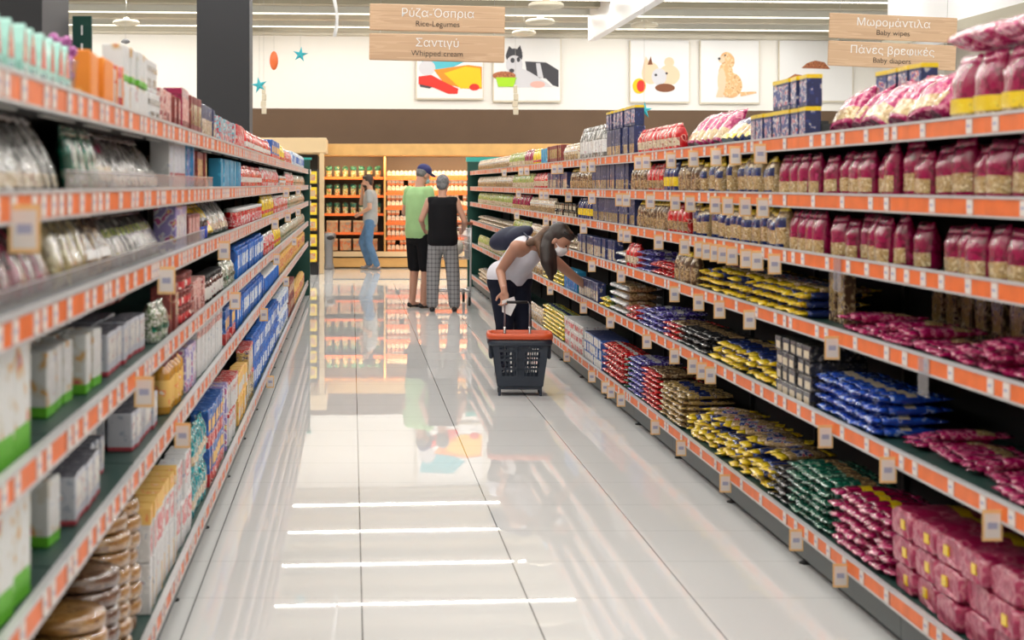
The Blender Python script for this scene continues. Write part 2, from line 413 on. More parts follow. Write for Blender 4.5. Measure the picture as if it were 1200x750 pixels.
def jar(key, name, cat, r, h, glass, lid, label=None, neck=.8, lidh=.14):
    hb = h * (1 - lidh)
    b = MB().lathe([(r * .9, 0), (r, h * .04), (r, hb * .8), (r * .96, hb * .87), (r * neck, hb * .96), (r * neck, hb)], glass)
    P = [('body', b), ('lid', MB().lathe([(r * (neck + .06), hb - .004), (r * (neck + .06), h - .003), (r * (neck), h)], lid))]
    if label: P.append(('label', MB().lathe([(r * 1.008, hb * .16), (r * 1.012, hb * .17), (r * 1.012, hb * .69), (r * 1.008, hb * .70)], label)))
    T(key, name, cat, (2 * r, 2 * r, h), [P])
# inks
MG, MG2, MG3 = (.33, .003, .065), (.55, .04, .18), (.19, .001, .035)
TAN, TAN2 = (.66, .45, .20), (.78, .60, .34)
YEL, NAV = (.86, .60, .01), (.012, .025, .12)
printed('magenta_film', MG, [MG3, MG, MG2], 26, .22, cover=.46, bump=.4, coat=.6)
printed('magenta_pale', (.32, .008, .065), [(.42, .04, .11), (.52, .15, .20), (.36, .015, .08)], 26, .3, cover=.55, bump=.7, coat=.35)
printed('magenta_crinkle', (.36, .004, .085), [(.52, .03, .16), (.70, .24, .34), MG2, MG3], 46, .2, cover=.52, bump=.7, coat=.7)
printed('pasta_seen', (.50, .33, .13), [(.64, .46, .22), (.32, .18, .06), (.80, .64, .38)], 75, .2, cover=.6, bump=.9, coat=.8)
printed('pasta_dark', (.42, .27, .12), [(.55, .38, .18), (.25, .15, .07)], 75, .2, cover=.6, bump=.8, coat=.8)
printed('yellow_label', YEL, [(.9, .7, .05), (.5, .3, .02)], 60, .3, cover=.4, bump=0)
printed('navy_film', NAV, [(.02, .05, .25), (.25, .28, .35), (.05, .02, .08)], 40, .22, cover=.42, bump=.4, coat=.6)
printed('yellow_film', YEL, [(.95, .72, .05), (.60, .38, .01)], 40, .25, cover=.5, bump=.6, coat=.6)
printed('blue_film', (.012, .06, .42), [(.02, .11, .62), (.3, .4, .7), (.01, .03, .2)], 30, .22, cover=.5, bump=.5, coat=.7)
printed('black_film', (.018, .018, .022), [(.06, .055, .05), (.2, .19, .18), (.02, .02, .02)], 45, .25, cover=.45, bump=.5, coat=.6)
printed('green_film', (.005, .085, .05), [(.01, .16, .10), (.25, .38, .28), (.004, .05, .03)], 36, .22, cover=.5, bump=.5, coat=.7)
printed('red_film', (.52, .008, .012), [(.72, .03, .03), (.8, .35, .3), (.3, .0, .01)], 34, .22, cover=.5, bump=.5, coat=.6)
printed('purple_film', (.06, .035, .25), [(.12, .10, .5), (.45, .45, .7), (.03, .02, .12)], 46, .22, cover=.55, bump=.5, coat=.6)
printed('gold_film', (.42, .28, .09), [(.6, .42, .16), (.08, .06, .12), (.75, .6, .35)], 48, .22, cover=.5, bump=.5, coat=.6)
printed('brown_film', (.12, .065, .035), [(.3, .19, .09), (.55, .42, .25), (.06, .02, .02)], 40, .25, cover=.5, bump=.5, coat=.5)
printed('white_film', (.70, .69, .68), [(.8, .8, .8), (.5, .5, .52), (.75, .2, .2)], 40, .25, cover=.45, bump=.4, coat=.5)
printed('lime_film', (.30, .40, .08), [(.55, .55, .15), (.12, .25, .04), (.7, .65, .4)], 45, .25, cover=.55, bump=.5, coat=.5)
printed('cream_film', (.62, .50, .34), [(.75, .66, .50), (.45, .18, .15), (.3, .33, .14)], 42, .25, cover=.5, bump=.5, coat=.5)
printed('silver_film', (.17, .17, .16), [(.40, .40, .38), (.62, .62, .61), (.09, .10, .09)], 26, .15, cover=.52, bump=.9, coat=.9)
printed('beige_tag', (.62, .52, .36), [(.7, .62, .48), (.3, .24, .18)], 70, .4, cover=.4, bump=0)
printed('white_card', (.62, .62, .62), [(.70, .70, .70), (.42, .46, .54), (.60, .25, .22)], 34, .5, cover=.44, bump=0, coat=0)
printed('white_redbase', (.52, .54, .60), [(.34, .38, .48), (.66, .66, .68), (.55, .3, .3)], 50, .5, bands=[(0, (.38, .05, .07)), (.12, None)], cover=.4, bump=0, coat=0)
printed('white_greenbase', (.66, .67, .66), [(.60, .58, .52), (.62, .38, .16), (.50, .12, .10), (.3, .4, .5)], 22, .5, bands=[(0, (.11, .42, .02)), (.17, None)], cover=.46, bump=0, coat=0)
printed('orange_card', (.80, .24, .02), [(.85, .33, .05), (.9, .55, .3)], 18, .5, cover=.35, bump=0, coat=0)
printed('yellow_card', (.80, .50, .14), [(.8, .3, .1), (.85, .75, .6)], 30, .5, cover=.4, bump=0, coat=0)
printed('pink_card', (.62, .28, .24), [(.75, .55, .5), (.4, .08, .08), (.8, .7, .65)], 36, .5, cover=.5, bump=0, coat=0)
printed('brown_card', (.20, .035, .03), [(.3, .06, .05), (.45, .25, .18)], 30, .5, cover=.4, bump=0, coat=0)
printed('navy_card', (.015, .025, .10), [(.03, .05, .2), (.45, .42, .4), (.4, .25, .08)], 34, .45, cover=.42, bump=0, coat=.2)
printed('blue_card', (.02, .09, .36), [(.05, .2, .6), (.6, .65, .7), (.75, .1, .1)], 34, .45, cover=.45, bump=0, coat=.2)
printed('cyan_card', (.02, .28, .50), [(.04, .4, .65), (.3, .6, .75)], 20, .45, cover=.4, bump=0, coat=.2)
printed('lilac_card', (.30, .25, .55), [(.72, .70, .78), (.5, .1, .3), (.8, .65, .2)], 34, .45, cover=.5, bump=0, coat=.2)
printed('red_card', (.55, .03, .04), [(.7, .1, .08), (.8, .75, .7), (.3, .01, .02)], 36, .45, cover=.5, bump=0, coat=.2)
printed('red_white', (.72, .70, .68), [(.6, .04, .06), (.75, .3, .3), (.55, .02, .03)], 30, .45, cover=.55, bump=0, coat=.2)
printed('cyan_red', (.70, .72, .72), [(.1, .45, .55), (.6, .04, .06), (.2, .55, .65)], 40, .45, cover=.6, bump=0, coat=.2)
printed('teal_film', (.01, .24, .28), [(.02, .38, .42), (.5, .65, .6), (.02, .1, .1)], 45, .22, cover=.5, bump=.6, coat=.5)
printed('paper_blue', (.01, .12, .50), [(.015, .17, .62), (.01, .08, .36)], 9, .5, cover=.5, bump=.25, coat=.1)
printed('paper_white', (.72, .76, .80), [(.1, .28, .65), (.8, .8, .8)], 40, .5, cover=.4, bump=.2, coat=0)
printed('mint_card', (.35, .62, .55), [(.5, .72, .66), (.7, .8, .76)], 20, .5, cover=.4, bump=0, coat=0)
printed('red_window_card', (.62, .06, .02), [(.8, .35, .2), (.5, .02, .01)], 18, .4, cover=.4, bump=0)  # red printed window of the gift box, no emission
printed('pink_petal', (.45, .10, .36), [(.6, .2, .5), (.3, .05, .22)], 40, .5, cover=.5, bump=.4)
printed('crust_gold', (.44, .21, .05), [(.56, .30, .09), (.28, .12, .03), (.68, .44, .18)], 16, .3, cover=.5, bump=.5, coat=.8, stretch=(1, 1, 4))
printed('crust_brown', (.16, .075, .035), [(.24, .12, .06), (.10, .04, .02), (.5, .33, .14)], 16, .3, cover=.5, bump=.5, coat=.8, stretch=(1, 1, 4))
printed('preserve_dark', (.05, .012, .012), [(.1, .02, .02), (.2, .03, .03)], 40, .1, cover=.4, bump=0, coat=1)
printed('honey', (.62, .30, .04), [(.7, .38, .06), (.5, .2, .02)], 10, .08, cover=.4, bump=0, coat=1)
printed('herb_film', (.22, .30, .16), [(.6, .62, .55), (.08, .14, .05), (.7, .7, .66)], 60, .2, cover=.6, bump=.7, coat=.8)
printed('brand_blue', (.02, .05, .25), [(.7, .7, .72), (.6, .05, .05), (.03, .1, .45)], 44, .3, cover=.5, bump=0)
printed('pale_print', (.72, .70, .66), [(.5, .5, .5), (.62, .2, .2), (.3, .35, .4)], 50, .4, cover=.42, bump=0, coat=.1)

bag('mag', 'pasta_bag', 'pasta', .125, .075, .185, 'magenta_film', 'pasta_seen', (2, 6), None, seal='magenta_film')
bag('mag2', 'pasta_bag', 'pasta', .115, .075, .170, 'magenta_film', 'pasta_seen', (1, 5), None, seal='magenta_film', seeds=3)
bag('magtop', 'pasta_bag', 'pasta', .17, .10, .20, 'magenta_film', 'pasta_seen', (0, 2), 'yellow_label', (2, 5), seal='magenta_crinkle', lab_side=True)
bag('magrec', 'pasta_bag', 'pasta', .155, .085, .215, 'magenta_crinkle', 'pasta_seen', (1, 5), None, seal='magenta_crinkle', seeds=3)
bag('magtoplie', 'pasta_bag', 'pasta', .16, .075, .23, 'magenta_crinkle', None, lie=True, seal='magenta_crinkle')
bag('yelbag', 'pasta_bag', 'pasta', .105, .075, .180, 'pasta_seen', 'navy_film', (7, 10), 'navy_film', (0, 2), seal='yellow_film', pname='band', seeds=2)
bag('darkbag', 'pasta_bag', 'pasta', .10, .075, .175, 'brown_film', 'pasta_dark', (2, 6), None, seal='yellow_film', seeds=2)
bag('redbag', 'pasta_bag', 'pasta', .105, .07, .17, 'red_film', 'pasta_dark', (2, 6), None, seal='red_film')
bag('navybag', 'pasta_bag', 'pasta', .105, .07, .18, 'navy_film', 'yellow_film', (3, 7), None, seal='navy_film', pname='label')
bag('slant', 'pasta_bag', 'pasta', .17, .07, .20, 'navy_film', 'pasta_seen', (2, 7), 'yellow_film', (0, 2), seal='white_film')
bag('redtop', 'legume_bag', 'bag', .12, .08, .16, 'red_film', 'cream_film', (3, 7), None, seal='red_film')
bag('whitebag', 'dry_goods_bag', 'bag', .13, .08, .25, 'silver_film', 'white_film', (3, 8), None, seal='silver_film', amp=.08)
bag('cream', 'tan_legume_bag', 'bag', .12, .07, .15, 'cream_film', 'pasta_dark', (2, 6), 'white_film', (8, 9), seal='cream_film')  # a legume bag like the red ones, contents not known more closely
bag('lime', 'green_legume_bag', 'bag', .12, .07, .16, 'lime_film', 'cream_film', (2, 6), None, seal='lime_film')  # also a legume bag, told apart only by its green film
bag('sp_yel', 'spaghetti_pack', 'pasta', .078, .034, .29, 'navy_film', 'pasta_seen', (7, 10), None, lie=True, seal='yellow_film', seeds=3, amp=.08)
bag('sp_yel2', 'spaghetti_pack', 'pasta', .078, .034, .29, 'pasta_seen', 'brand_blue', (4, 8), None, lie=True, seal='yellow_film', pname='label', seeds=2, amp=.08)
bag('sp_mag', 'pasta_pack', 'pasta', .085, .034, .27, 'magenta_crinkle', 'pasta_seen', (8, 11), None, lie=True, seal='magenta_crinkle', seeds=3, amp=.12)
bag('sp_mag2', 'pasta_pack', 'pasta', .088, .040, .27, 'magenta_film', 'yellow_label', (5, 7), None, lie=True, seal='magenta_crinkle', pname='label', seeds=2, amp=.08)
bag('sp_grn', 'coloured_spaghetti_pack', 'pasta', .082, .033, .27, 'green_film', 'pasta_dark', (7, 10), None, lie=True, seal='green_film', seeds=2, amp=.12)  # green, gold and red spaghetti packs, set apart only by film colour
bag('sp_blue', 'dark_spaghetti_pack', 'pasta', .090, .036, .26, 'blue_film', 'beige_tag', (5, 7), None, lie=True, seal='blue_film', pname='label', seeds=3, amp=.12)  # blue, purple and black films, spaghetti packs like the yellow ones
bag('sp_gold', 'coloured_spaghetti_pack', 'pasta', .080, .030, .29, 'gold_film', 'navy_film', (5, 8), None, lie=True, seal='gold_film', pname='label', seeds=2, amp=.1)
bag('sp_red', 'coloured_spaghetti_pack', 'pasta', .080, .030, .28, 'brown_film', 'pasta_dark', (7, 10), None, lie=True, seal='red_film', seeds=2, amp=.1)
bag('sp_pur', 'dark_spaghetti_pack', 'pasta', .080, .032, .27, 'purple_film', 'white_film', (5, 7), None, lie=True, seal='purple_film', pname='label', seeds=2, amp=.1)
bag('sp_blk', 'dark_spaghetti_pack', 'pasta', .080, .032, .27, 'black_film', 'pasta_dark', (6, 10), None, lie=True, seal='black_film', seeds=2, amp=.1)
bag('sp_wht', 'noodle_pack', 'pasta', .095, .05, .25, 'pasta_dark', 'cream_film', (5, 8), None, lie=True, seal='white_film', pname='label', seeds=2, amp=.1)
bag('lie_red', 'legume_bag', 'bag', .12, .042, .20, 'red_film', 'white_film', (6, 8), None, lie=True, seal='red_film', pname='label', seeds=2, amp=.1)
bag('lie_lime', 'soup_pack', 'bag', .11, .036, .17, 'lime_film', 'navy_film', (4, 7), None, lie=True, seal='yellow_film', pname='label', seeds=2, amp=.1)
bag('lie_cream', 'dry_goods_bag', 'bag', .12, .05, .19, 'cream_film', 'white_film', (5, 8), None, lie=True, seal='cream_film', pname='label', seeds=2, amp=.1)  # lying tan legume bag, separate kind only for its pale film
bag('sach_silver', 'nut_sachet', 'sachet', .125, .035, .19, 'silver_film', 'cream_film', (1, 3), None, seal='white_film', amp=.16, bottom='seal')
bag('sach_green', 'nut_sachet', 'sachet', .10, .04, .16, 'green_film', 'herb_film', (2, 4), None, seal='green_film', amp=.1)
bag('sach_mag', 'nut_sachet', 'sachet', .125, .035, .19, 'silver_film', 'cream_film', (2, 5), 'magenta_film', (8, 10), seal='white_film', amp=.12, bottom='seal')
printed('rose_film', (.17, .012, .03), [(.33, .05, .09), (.07, .005, .012), (.5, .25, .3)], 18, .12, cover=.5, bump=.6, coat=1)
bag('sach_rose', 'dried_fruit_sachet', 'sachet', .13, .05, .19, 'rose_film', None, seal='rose_film', amp=.12, bottom='seal')
printed('banana_film', (.36, .30, .13), [(.55, .48, .26), (.20, .16, .07), (.68, .64, .50)], 20, .12, cover=.5, bump=.6, coat=1)
bag('sach_cream', 'dried_fruit_sachet', 'sachet', .12, .045, .19, 'banana_film', None, seal='banana_film', amp=.12, bottom='seal')
bag('sach_brown', 'nut_sachet', 'sachet', .12, .04, .18, 'brown_film', 'white_film', (3, 5), None, seal='silver_film', amp=.12, bottom='seal', pname='label')
printed('smoke_film', (.09, .09, .085), [(.22, .22, .2), (.40, .40, .38), (.4, .33, .12)], 26, .15, cover=.5, bump=.8, coat=.9)
bag('sach_dark', 'nut_sachet', 'sachet', .11, .035, .175, 'smoke_film', 'lime_film', (7, 9), None, seal='black_film', amp=.12, bottom='seal', pname='label')
bag('redpouch', 'sweet_pouch', 'pouch', .10, .05, .14, 'red_film', 'pale_print', (4, 7), None, seal='red_film', pname='label')
bag('redwhite', 'sweet_pouch', 'pouch', .10, .05, .15, 'red_white', 'red_film', (4, 6), None, seal='white_film', pname='label')
bag('yelpouch', 'sweet_pouch', 'pouch', .10, .05, .16, 'yellow_film', 'red_film', (3, 5), None, seal='yellow_film', pname='label')
bag('teal', 'seed_pouch', 'pouch', .085, .05, .17, 'teal_film', 'cream_film', (3, 6), None, seal='teal_film', amp=.1, seeds=3)
bag('herb', 'herb_pouch', 'pouch', .12, .06, .13, 'herb_film', 'green_film', (4, 6), None, seal='herb_film', pname='label', amp=.12)
carton('whgreen', 'cereal_carton', 'carton', .17, .07, .265, 'white_greenbase', 'white_greenbase')
carton('whgreens', 'rusk_carton', 'carton', .10, .06, .145, 'white_greenbase', 'white_card', (.1, .9, .3, .9))
carton('whgreent', 'rusk_carton', 'carton', .13, .06, .10, 'white_greenbase', 'white_card', (.1, .9, .3, .9))
printed('grey_top', (.13, .13, .16), [(.3, .3, .34), (.5, .5, .52)], 50, .5, cover=.4, bump=0, coat=0)
carton('whred', 'sweetener_carton', 'carton', .06, .075, .112, 'white_redbase', 'pale_print', (.12, .88, .3, .9), top='grey_top')
carton('whreds', 'sweetener_carton', 'carton', .05, .07, .10, 'white_redbase', 'pale_print', (.12, .88, .3, .9), top='grey_top')
carton('whtall', 'milk_carton', 'carton', .07, .07, .18, 'white_card', 'white_redbase', (.1, .9, .3, .9))
carton('whbands', 'flour_carton', 'carton', .085, .06, .20, 'white_card', 'pink_card', (.0, 1, .78, .92))
carton('orange', 'biscuit_carton', 'carton', .20, .06, .135, 'orange_card', 'orange_card', extra=None)
carton('orange2', 'biscuit_carton', 'carton', .05, .08, .130, 'red_white', 'orange_card', (.0, .5, .0, 1))
carton('whiteblk', 'tea_carton', 'carton', .13, .07, .10, 'white_card', 'black_film', (.2, .85, .15, .42), extra=[('printed_band', 'black_film', .62, .8)])
carton('tea', 'tea_carton', 'carton', .11, .07, .125, 'brown_card', 'pink_card', (.08, .92, .4, .9))
carton('pinkbox', 'biscuit_carton', 'carton', .11, .07, .13, 'pink_card', 'brown_card', (.1, .5, .1, .45))
carton('magbox', 'biscuit_carton', 'carton', .09, .07, .17, 'magenta_film', 'pink_card', (.1, .9, .3, .8))
carton('brownbox', 'cocoa_carton', 'carton', .10, .07, .16, 'brown_card', 'gold_film', (.1, .9, .3, .8))
carton('navybox', 'pasta_carton', 'carton', .13, .07, .19, 'navy_card', 'pasta_dark', (.12, .88, .1, .42), extra=[('printed_band', 'navy_card', .5, .7)])
carton('bluyel', 'pasta_carton', 'carton', .12, .06, .125, 'navy_card', 'brand_blue', (.08, .92, .15, .8), top='yellow_label', extra=[('yellow_band', 'yellow_label', .88, 1.001)])
carton('blubox', 'pasta_carton', 'carton', .115, .06, .15, 'navy_card', 'cream_film', (.1, .9, .12, .6))
carton('blk', 'lasagne_carton', 'carton', .10, .22, .058, 'black_film', 'beige_tag', (.2, .85, .15, .65))
carton('tanbox', 'lasagne_carton', 'carton', .10, .045, .20, 'brown_film', 'gold_film', (.15, .85, .2, .85))
carton('bluwh', 'noodle_carton', 'carton', .12, .20, .07, 'blue_card', 'pale_print', (.05, .95, .1, .9), top='navy_card')
carton('whdark', 'noodle_carton', 'carton', .12, .20, .075, 'pale_print', 'red_card', (.1, .9, .2, .7), top='white_card')
carton('bluetall', 'wafer_carton', 'carton', .045, .07, .175, 'cyan_card', 'blue_card')
carton('cyan', 'wafer_carton', 'carton', .10, .06, .15, 'cyan_card', 'cyan_card')
carton('cyanred', 'pudding_carton', 'carton', .10, .06, .135, 'cyan_red', 'red_white', (.1, .9, .1, .45))
carton('bluered', 'pudding_carton', 'carton', .10, .08, .165, 'blue_card', 'yellow_card', (.1, .9, .42, .72), extra=[('red_band', 'red_card', .0, .33)])
carton('lilac', 'pudding_carton', 'carton', .10, .08, .165, 'lilac_card', 'pale_print', (.2, .8, .3, .8))
carton('pinkwh', 'flour_carton', 'carton', .10, .08, .155, 'white_card', 'pink_card', (.1, .9, .55, .72), extra=[('red_band', 'red_card', .9, 1.001)])
carton('grntan', 'rice_carton', 'carton', .12, .07, .165, 'gold_film', 'herb_film', (.1, .9, .2, .7), extra=[('red_band', 'red_card', .9, 1.001)])
carton('yelbox', 'rice_carton', 'carton', .12, .07, .135, 'yellow_card', 'white_card', (.15, .85, .2, .6))
carton('redbox', 'cake_mix_carton', 'carton', .11, .07, .14, 'red_card', 'red_white', (.1, .9, .2, .7))
carton('orgtop', 'cake_mix_carton', 'carton', .105, .08, .165, 'white_card', 'red_white', (.1, .9, .1, .6), extra=[('orange_band', 'yellow_card', .70, 1.001)])
carton('redstripe', 'cake_mix_carton', 'carton', .10, .08, .15, 'white_card', 'red_white', (.05, .95, .4, .95))
carton('plainw', 'cake_mix_carton', 'carton', .11, .08, .155, 'white_card', 'yellow_card', (.86, .97, .02, .6))
carton('tray', 'chocolate_tray', 'carton', .26, .22, .06, 'brown_card', 'pink_card', (.02, .98, .1, .35))
carton('cyancarton', 'wafer_carton', 'carton', .08, .06, .16, 'teal_film', 'pale_print', (.1, .9, .4, .8))
jar('jar', 'preserve_jar', 'jar', .042, .115, 'preserve_dark', 'black', 'pale_print')
jar('redjar', 'dessert_tub', 'tub', .045, .060, 'brown_card', 'brown_card', 'red_card', neck=1.0, lidh=.2)
jar('redtub', 'sweet_tub', 'tub', .038, .11, 'red_film', 'white', 'red_white', neck=.95)
jar('honey', 'honey_bottle', 'bottle', .034, .19, 'honey', 'brown_card', 'yellow_card', neck=.45, lidh=.12)
jar('bluetin', 'milk_tin', 'tin', .042, .125, 'paper_blue', 'white', 'paper_blue', neck=1.0, lidh=.06)
jar('tin', 'dark_tin', 'tin', .035, .10, 'black_film', 'silver_film', 'blue_film', neck=1.0, lidh=.06)
jar('spice', 'spice_jar', 'jar', .024, .105, 'crust_brown', 'red_film', 'pale_print')
# shrink wrapped brick of spaghetti packs, long side into the shelf
def brick(seed):
    w, h, L, n = .205, .086, .29, 36; g = []
    for i in range(15):
        t = i / 14; e = min(1, .90 + .10 * min(t, 1 - t) / .05); row = []
        for j in range(n):
            a = 2 * math.pi * j / n; c_, s_ = math.cos(a), math.sin(a)
            x = math.copysign(abs(c_) ** .38, c_) * w / 2 * e; z = math.copysign(abs(s_) ** .38, s_) * h / 2 * e
            z += (abs(math.cos(x / w * math.pi * 4)) - .6) * .010 * (1 if s_ > 0 else .3) * e
            q = noise.noise(Vector((x * 30 + seed * 5, t * 9, z * 30))) * .006
            row.append((x + q * c_, -L / 2 + t * L + (q if i in (0, 14) else 0), z + q * s_ + h / 2))
        g.append(row)
    P = [('wrap', MB().rings([r[::-1] for r in g], 'magenta_pale'))]
    P.append(('yellow_band', MB().rings([[(x * 1.012, y, (z - h / 2) * 1.03 + h / 2) for x, y, z in r][::-1] for r in g[8:11]], 'yellow_label', caps=False)))
    if seed != 1: P.append(('label', MB().box(-.03 + .02 * seed, .005 + .02 * seed, -L / 2 - .004, -L / 2 + .004, .03, .06, 'yellow_label')))
    return P
T('sp_pink', 'pasta_multipack', 'pasta', (.21, .30, .089), [brick(0), brick(1), brick(2)])
# paper flour bag with a folded top
def paper(key, w, d, h, body, lab):
    g = []
    for t, s in ((0, .93), (.03, 1), (.5, 1.03), (.85, 1), (.90, .98)):
        g.append([(math.copysign(abs(math.cos(a)) ** .32, math.cos(a)) * w / 2 * s, math.copysign(abs(math.sin(a)) ** .32, math.sin(a)) * d / 2 * s, t * h) for a in [2 * math.pi * (j + .5) / 20 for j in range(20)]])
    P = [('bag', MB().rings(g, body)), ('folded_top', MB().bev(-w * .48, w * .48, -d * .3, d * .3, h * .895, h, .006, body)),
         ('label', MB().box(-w * .34, w * .34, -d / 2 * 1.045, -d / 2 * 1.0, h * .3, h * .72, lab))]
    T(key, 'sugar_bag', 'bag', (w * 1.03, d * 1.03, h), [P])
paper('sugar', .105, .075, .17, 'paper_blue', 'paper_white'); paper('flour', .105, .075, .17, 'paper_white', 'paper_blue')
paper('cornbag', .105, .075, .18, 'yellow_card', 'red_card')
# round cake bases in film
for key, mm in (('disc', 'crust_gold'), ('discb', 'crust_brown')):
    P = [('cake', MB().lathe([(.105, 0), (.112, .006), (.114, .022), (.112, .036), (.105, .042), (.05, .044)], mm, 28)),
         ('wrapper', MB().lathe([(.108, -.0), (.115, .010), (.117, .021), (.115, .034), (.108, .045), (.03, .047)], 'clear_plastic', 28))]
    T(key, 'round_cake', 'cake', (.234, .234, .0475), [P])
# arched gift pack
KA = .68
arch = [(-.065, 0), (.065, 0), (.062, .07), (.045, .12), (.018, .165), (0, .175), (-.018, .165), (-.045, .12), (-.062, .07)]
def prism(pts, y0, y1, m): return MB().rings([[(p[0], y0, p[1]) for p in pts], [(p[0], y1, p[1]) for p in pts]], m, sm=False)
T('arch', 'arched_gift_box', 'box', (.088, .055, .118), [[('box', prism([(x * KA, z * KA) for x, z in arch], -.0275, .0275, 'mint_card')), ('window', prism([(x * KA, z * KA) for x, z in ((-.035, .07), (.035, .07), (.024, .11), (0, .155), (-.024, .11))], -.029, -.0275, 'red_window_card')), ('label', MB().box(-.024, .024, -.029, -.0275, .008, .038, 'teal_film'))]])
fl = MB()
for i in range(26):
    a = i * 2.4; r = .006 + .034 * (i / 26); z = .105 + .045 * math.cos(i * .9) * .5 + .02 * (i % 3)
    fl.ell((r * math.cos(a), r * math.sin(a) * .7, z - .02), (.014, .012, .013), 'pink_petal', 8, 6)
T('flower', 'petal_pack', 'pack', (.11, .09, .17), [[('cup', MB().lathe([(.026, 0), (.036, .09), (.038, .098)], 'clear_sleeve', 14)), ('petals', fl)]])

# ------------------------------------------------------------------ filling the shelves
CNT = {}
def get(tp, v, parts):
    key = (v, parts)
    if key in tp['cache']: return tp['cache'][key]
    P = tp['parts'][v % len(tp['parts'])]
    if parts: r = [(n, b.mesh(n)) for n, b in P]
    else:
        J = MB()
        for n, b in P: J.join(b)
        r = J.mesh(tp['name'])
    tp['cache'][key] = r; return r
def fit(s):
    for a, c in (('', ''), (' from the camera', ' from camera'), (' spaghetti', ''), (' of its row', ' in row'), (' of its front row', ' in front'), (' with ', ', '), ('magenta pasta', 'magenta'), (' shelf', ''), (' clear', '')):
        s = s.replace(a, c) if a else s
        if len(s.split()) <= 16: return s
    return ' '.join(s.split()[:16])
def put(key, loc, rot, label, group, v=0, parts=True):
    tp = TYPES[key]; CNT[tp['name']] = CNT.get(tp['name'], 0) + 1
    if parts and len(tp['parts'][0]) > 1:
        t = thing(tp['name'], label, tp['cat'], loc, rot, group)
        for n, me in get(tp, v, True): link(n, me, t)
    else:
        t = tag(link(tp['name'], get(tp, v, False), None, loc, rot), label, tp['cat'], group)
    return t
RUNS = {}
def run(side, lvl, pa, pb, key, desc, stack=1, deep=1, gap=.008, lean=0, jit=.01, back=0, base=0, yaw=4, z=None, lname=None, pyr=0, flip=False, roll=0, drop=0, vary=0):
    """fill one shelf from image column pa to pb (or along z=(a,b)) with one kind of pack"""
    right = side == 'right'; tp = TYPES[key]; w, d, h = tp['dims']; rnd = random.Random(hash((lvl, int(pa), key)) % 9999 if False else lvl * 1000 + int(pa) + len(key))
    if z: y0, y1 = z
    else:
        f = (lambda p: 3600 / (p - 412)) if right else (lambda p: 1360 / (412 - p))
        y0, y1 = sorted((f(pa), f(pb)))
    H = (HR if right else HL)[lvl] + .0130 + base
    n = max(1, int((y1 - y0) / (w + gap) + .3)); pitch = (y1 - y0) / n
    k = RUNS[(side, lvl)] = RUNS.get((side, lvl), 0) + 1
    par = (y0 < 12.5 if right else y0 < 8.5)
    grp = '%s, %s %s shelf' % (lname or desc, side, LVL[lvl])
    for i in range(n):
        st = stack if not pyr else max(1, stack - (rnd.random() < pyr) - (rnd.random() < pyr * .5))
        if drop and rnd.random() < drop: continue
        for q in range(deep):
            for s in range(st):
                jx = rnd.uniform(0, jit); yy = y0 + pitch * (i + .5) + rnd.uniform(-1, 1) * min(gap * .4, jit * .4)
                off = .012 + d / 2 + jx + back + q * (d + .012)
                if lean: off += h * math.sin(R(lean)) * .3
                x = XR + off if right else XL - off
                dz = h + .0015
                zz = H + s * dz + (0.5 * d * math.sin(R(abs(lean))) if lean else 0)
                rz = (-90 if right else 90) + rnd.uniform(-yaw, yaw) + (180 if flip else 0)
                rot = (R(-lean), R(rnd.uniform(-roll, roll)), R(rz))
                o = ORD[i] if i < 20 else None
                where = '%s %s shelf' % (side, LVL[lvl])
                if st == 1 and deep == 1:
                    lab = '%s, %s, %s of its row from the camera' % (desc, where, o) if n > 1 and o else '%s, on the %s' % (desc, where)
                elif st > 1:
                    lay = 'topmost' if s == st - 1 else ('lowest' if s == 0 else ORD[s] + ' up')
                    lab = '%s, %s, %s in %s stack from the camera' % (desc, where, lay, o) if n > 1 and o else '%s, %s of its stack, %s' % (desc, lay, where)
                    if q: lab = '%s in the rear stacks, %s' % (desc, where)
                else:
                    lab = '%s in the %s row, %s' % (desc, 'front' if q == 0 else 'rear', where)
                    if n > 1 and o and q == 0: lab = '%s, %s, %s of its front row from camera' % (desc, where, o)
                ob = put(key, (x, yy, zz), rot, fit(lab), grp, v=rnd.randrange(3), parts=par)
                if vary: ob.scale = (rnd.uniform(1 - vary * .4, 1.04), rnd.uniform(.94, 1.04), rnd.uniform(1 - vary, 1 + vary * .4))
r_ = lambda *a, **k: run('right', *a, **k)
l_ = lambda *a, **k: run('left', *a, **k)
# --- right, top shelf
r_(0, 1290, 1120, 'magtop', 'magenta pasta bag with yellow label', gap=.01, deep=1)
r_(0, 1290, 1130, 'magtoplie', 'magenta pasta bag lying flat on others', base=.205, gap=.02, back=-.03, lname='magenta bags on top of others')
r_(0, 1115, 958, 'magrec', 'magenta pasta bag slumped backwards', lean=40, gap=.012, yaw=24, roll=16, jit=.06, vary=.1)
r_(0, 1010, 962, 'bluyel', 'blue pasta carton with yellow top', stack=2, back=.24, gap=.004)
r_(0, 955, 915, 'bluyel', 'short blue pasta carton', stack=2, gap=.004)
r_(0, 912, 888, 'bluyel', 'blue and yellow pasta carton', stack=1, gap=.004)
r_(0, 886, 838, 'slant', 'blue and white pasta bag leaning', lean=48, gap=-.02, yaw=12)
r_(0, 836, 800, 'magrec', 'pink and tan pasta bag leaning', lean=35, gap=.0, yaw=12)
r_(0, 798, 752, 'redtop', 'red topped legume bag', gap=.005)
r_(0, 750, 716, 'navybox', 'navy pasta carton', stack=1, gap=.004)
r_(0, 750, 716, 'bluyel', 'navy carton standing on another', base=.193, gap=.02)
r_(0, 712, 684, 'whitebag', 'clear white rice bag', gap=.005)
r_(0, 680, 664, 'cream', 'cream legume bag', gap=.01, base=0)
r_(0, 662, 646, 'brownbox', 'brown cocoa carton', gap=.02)
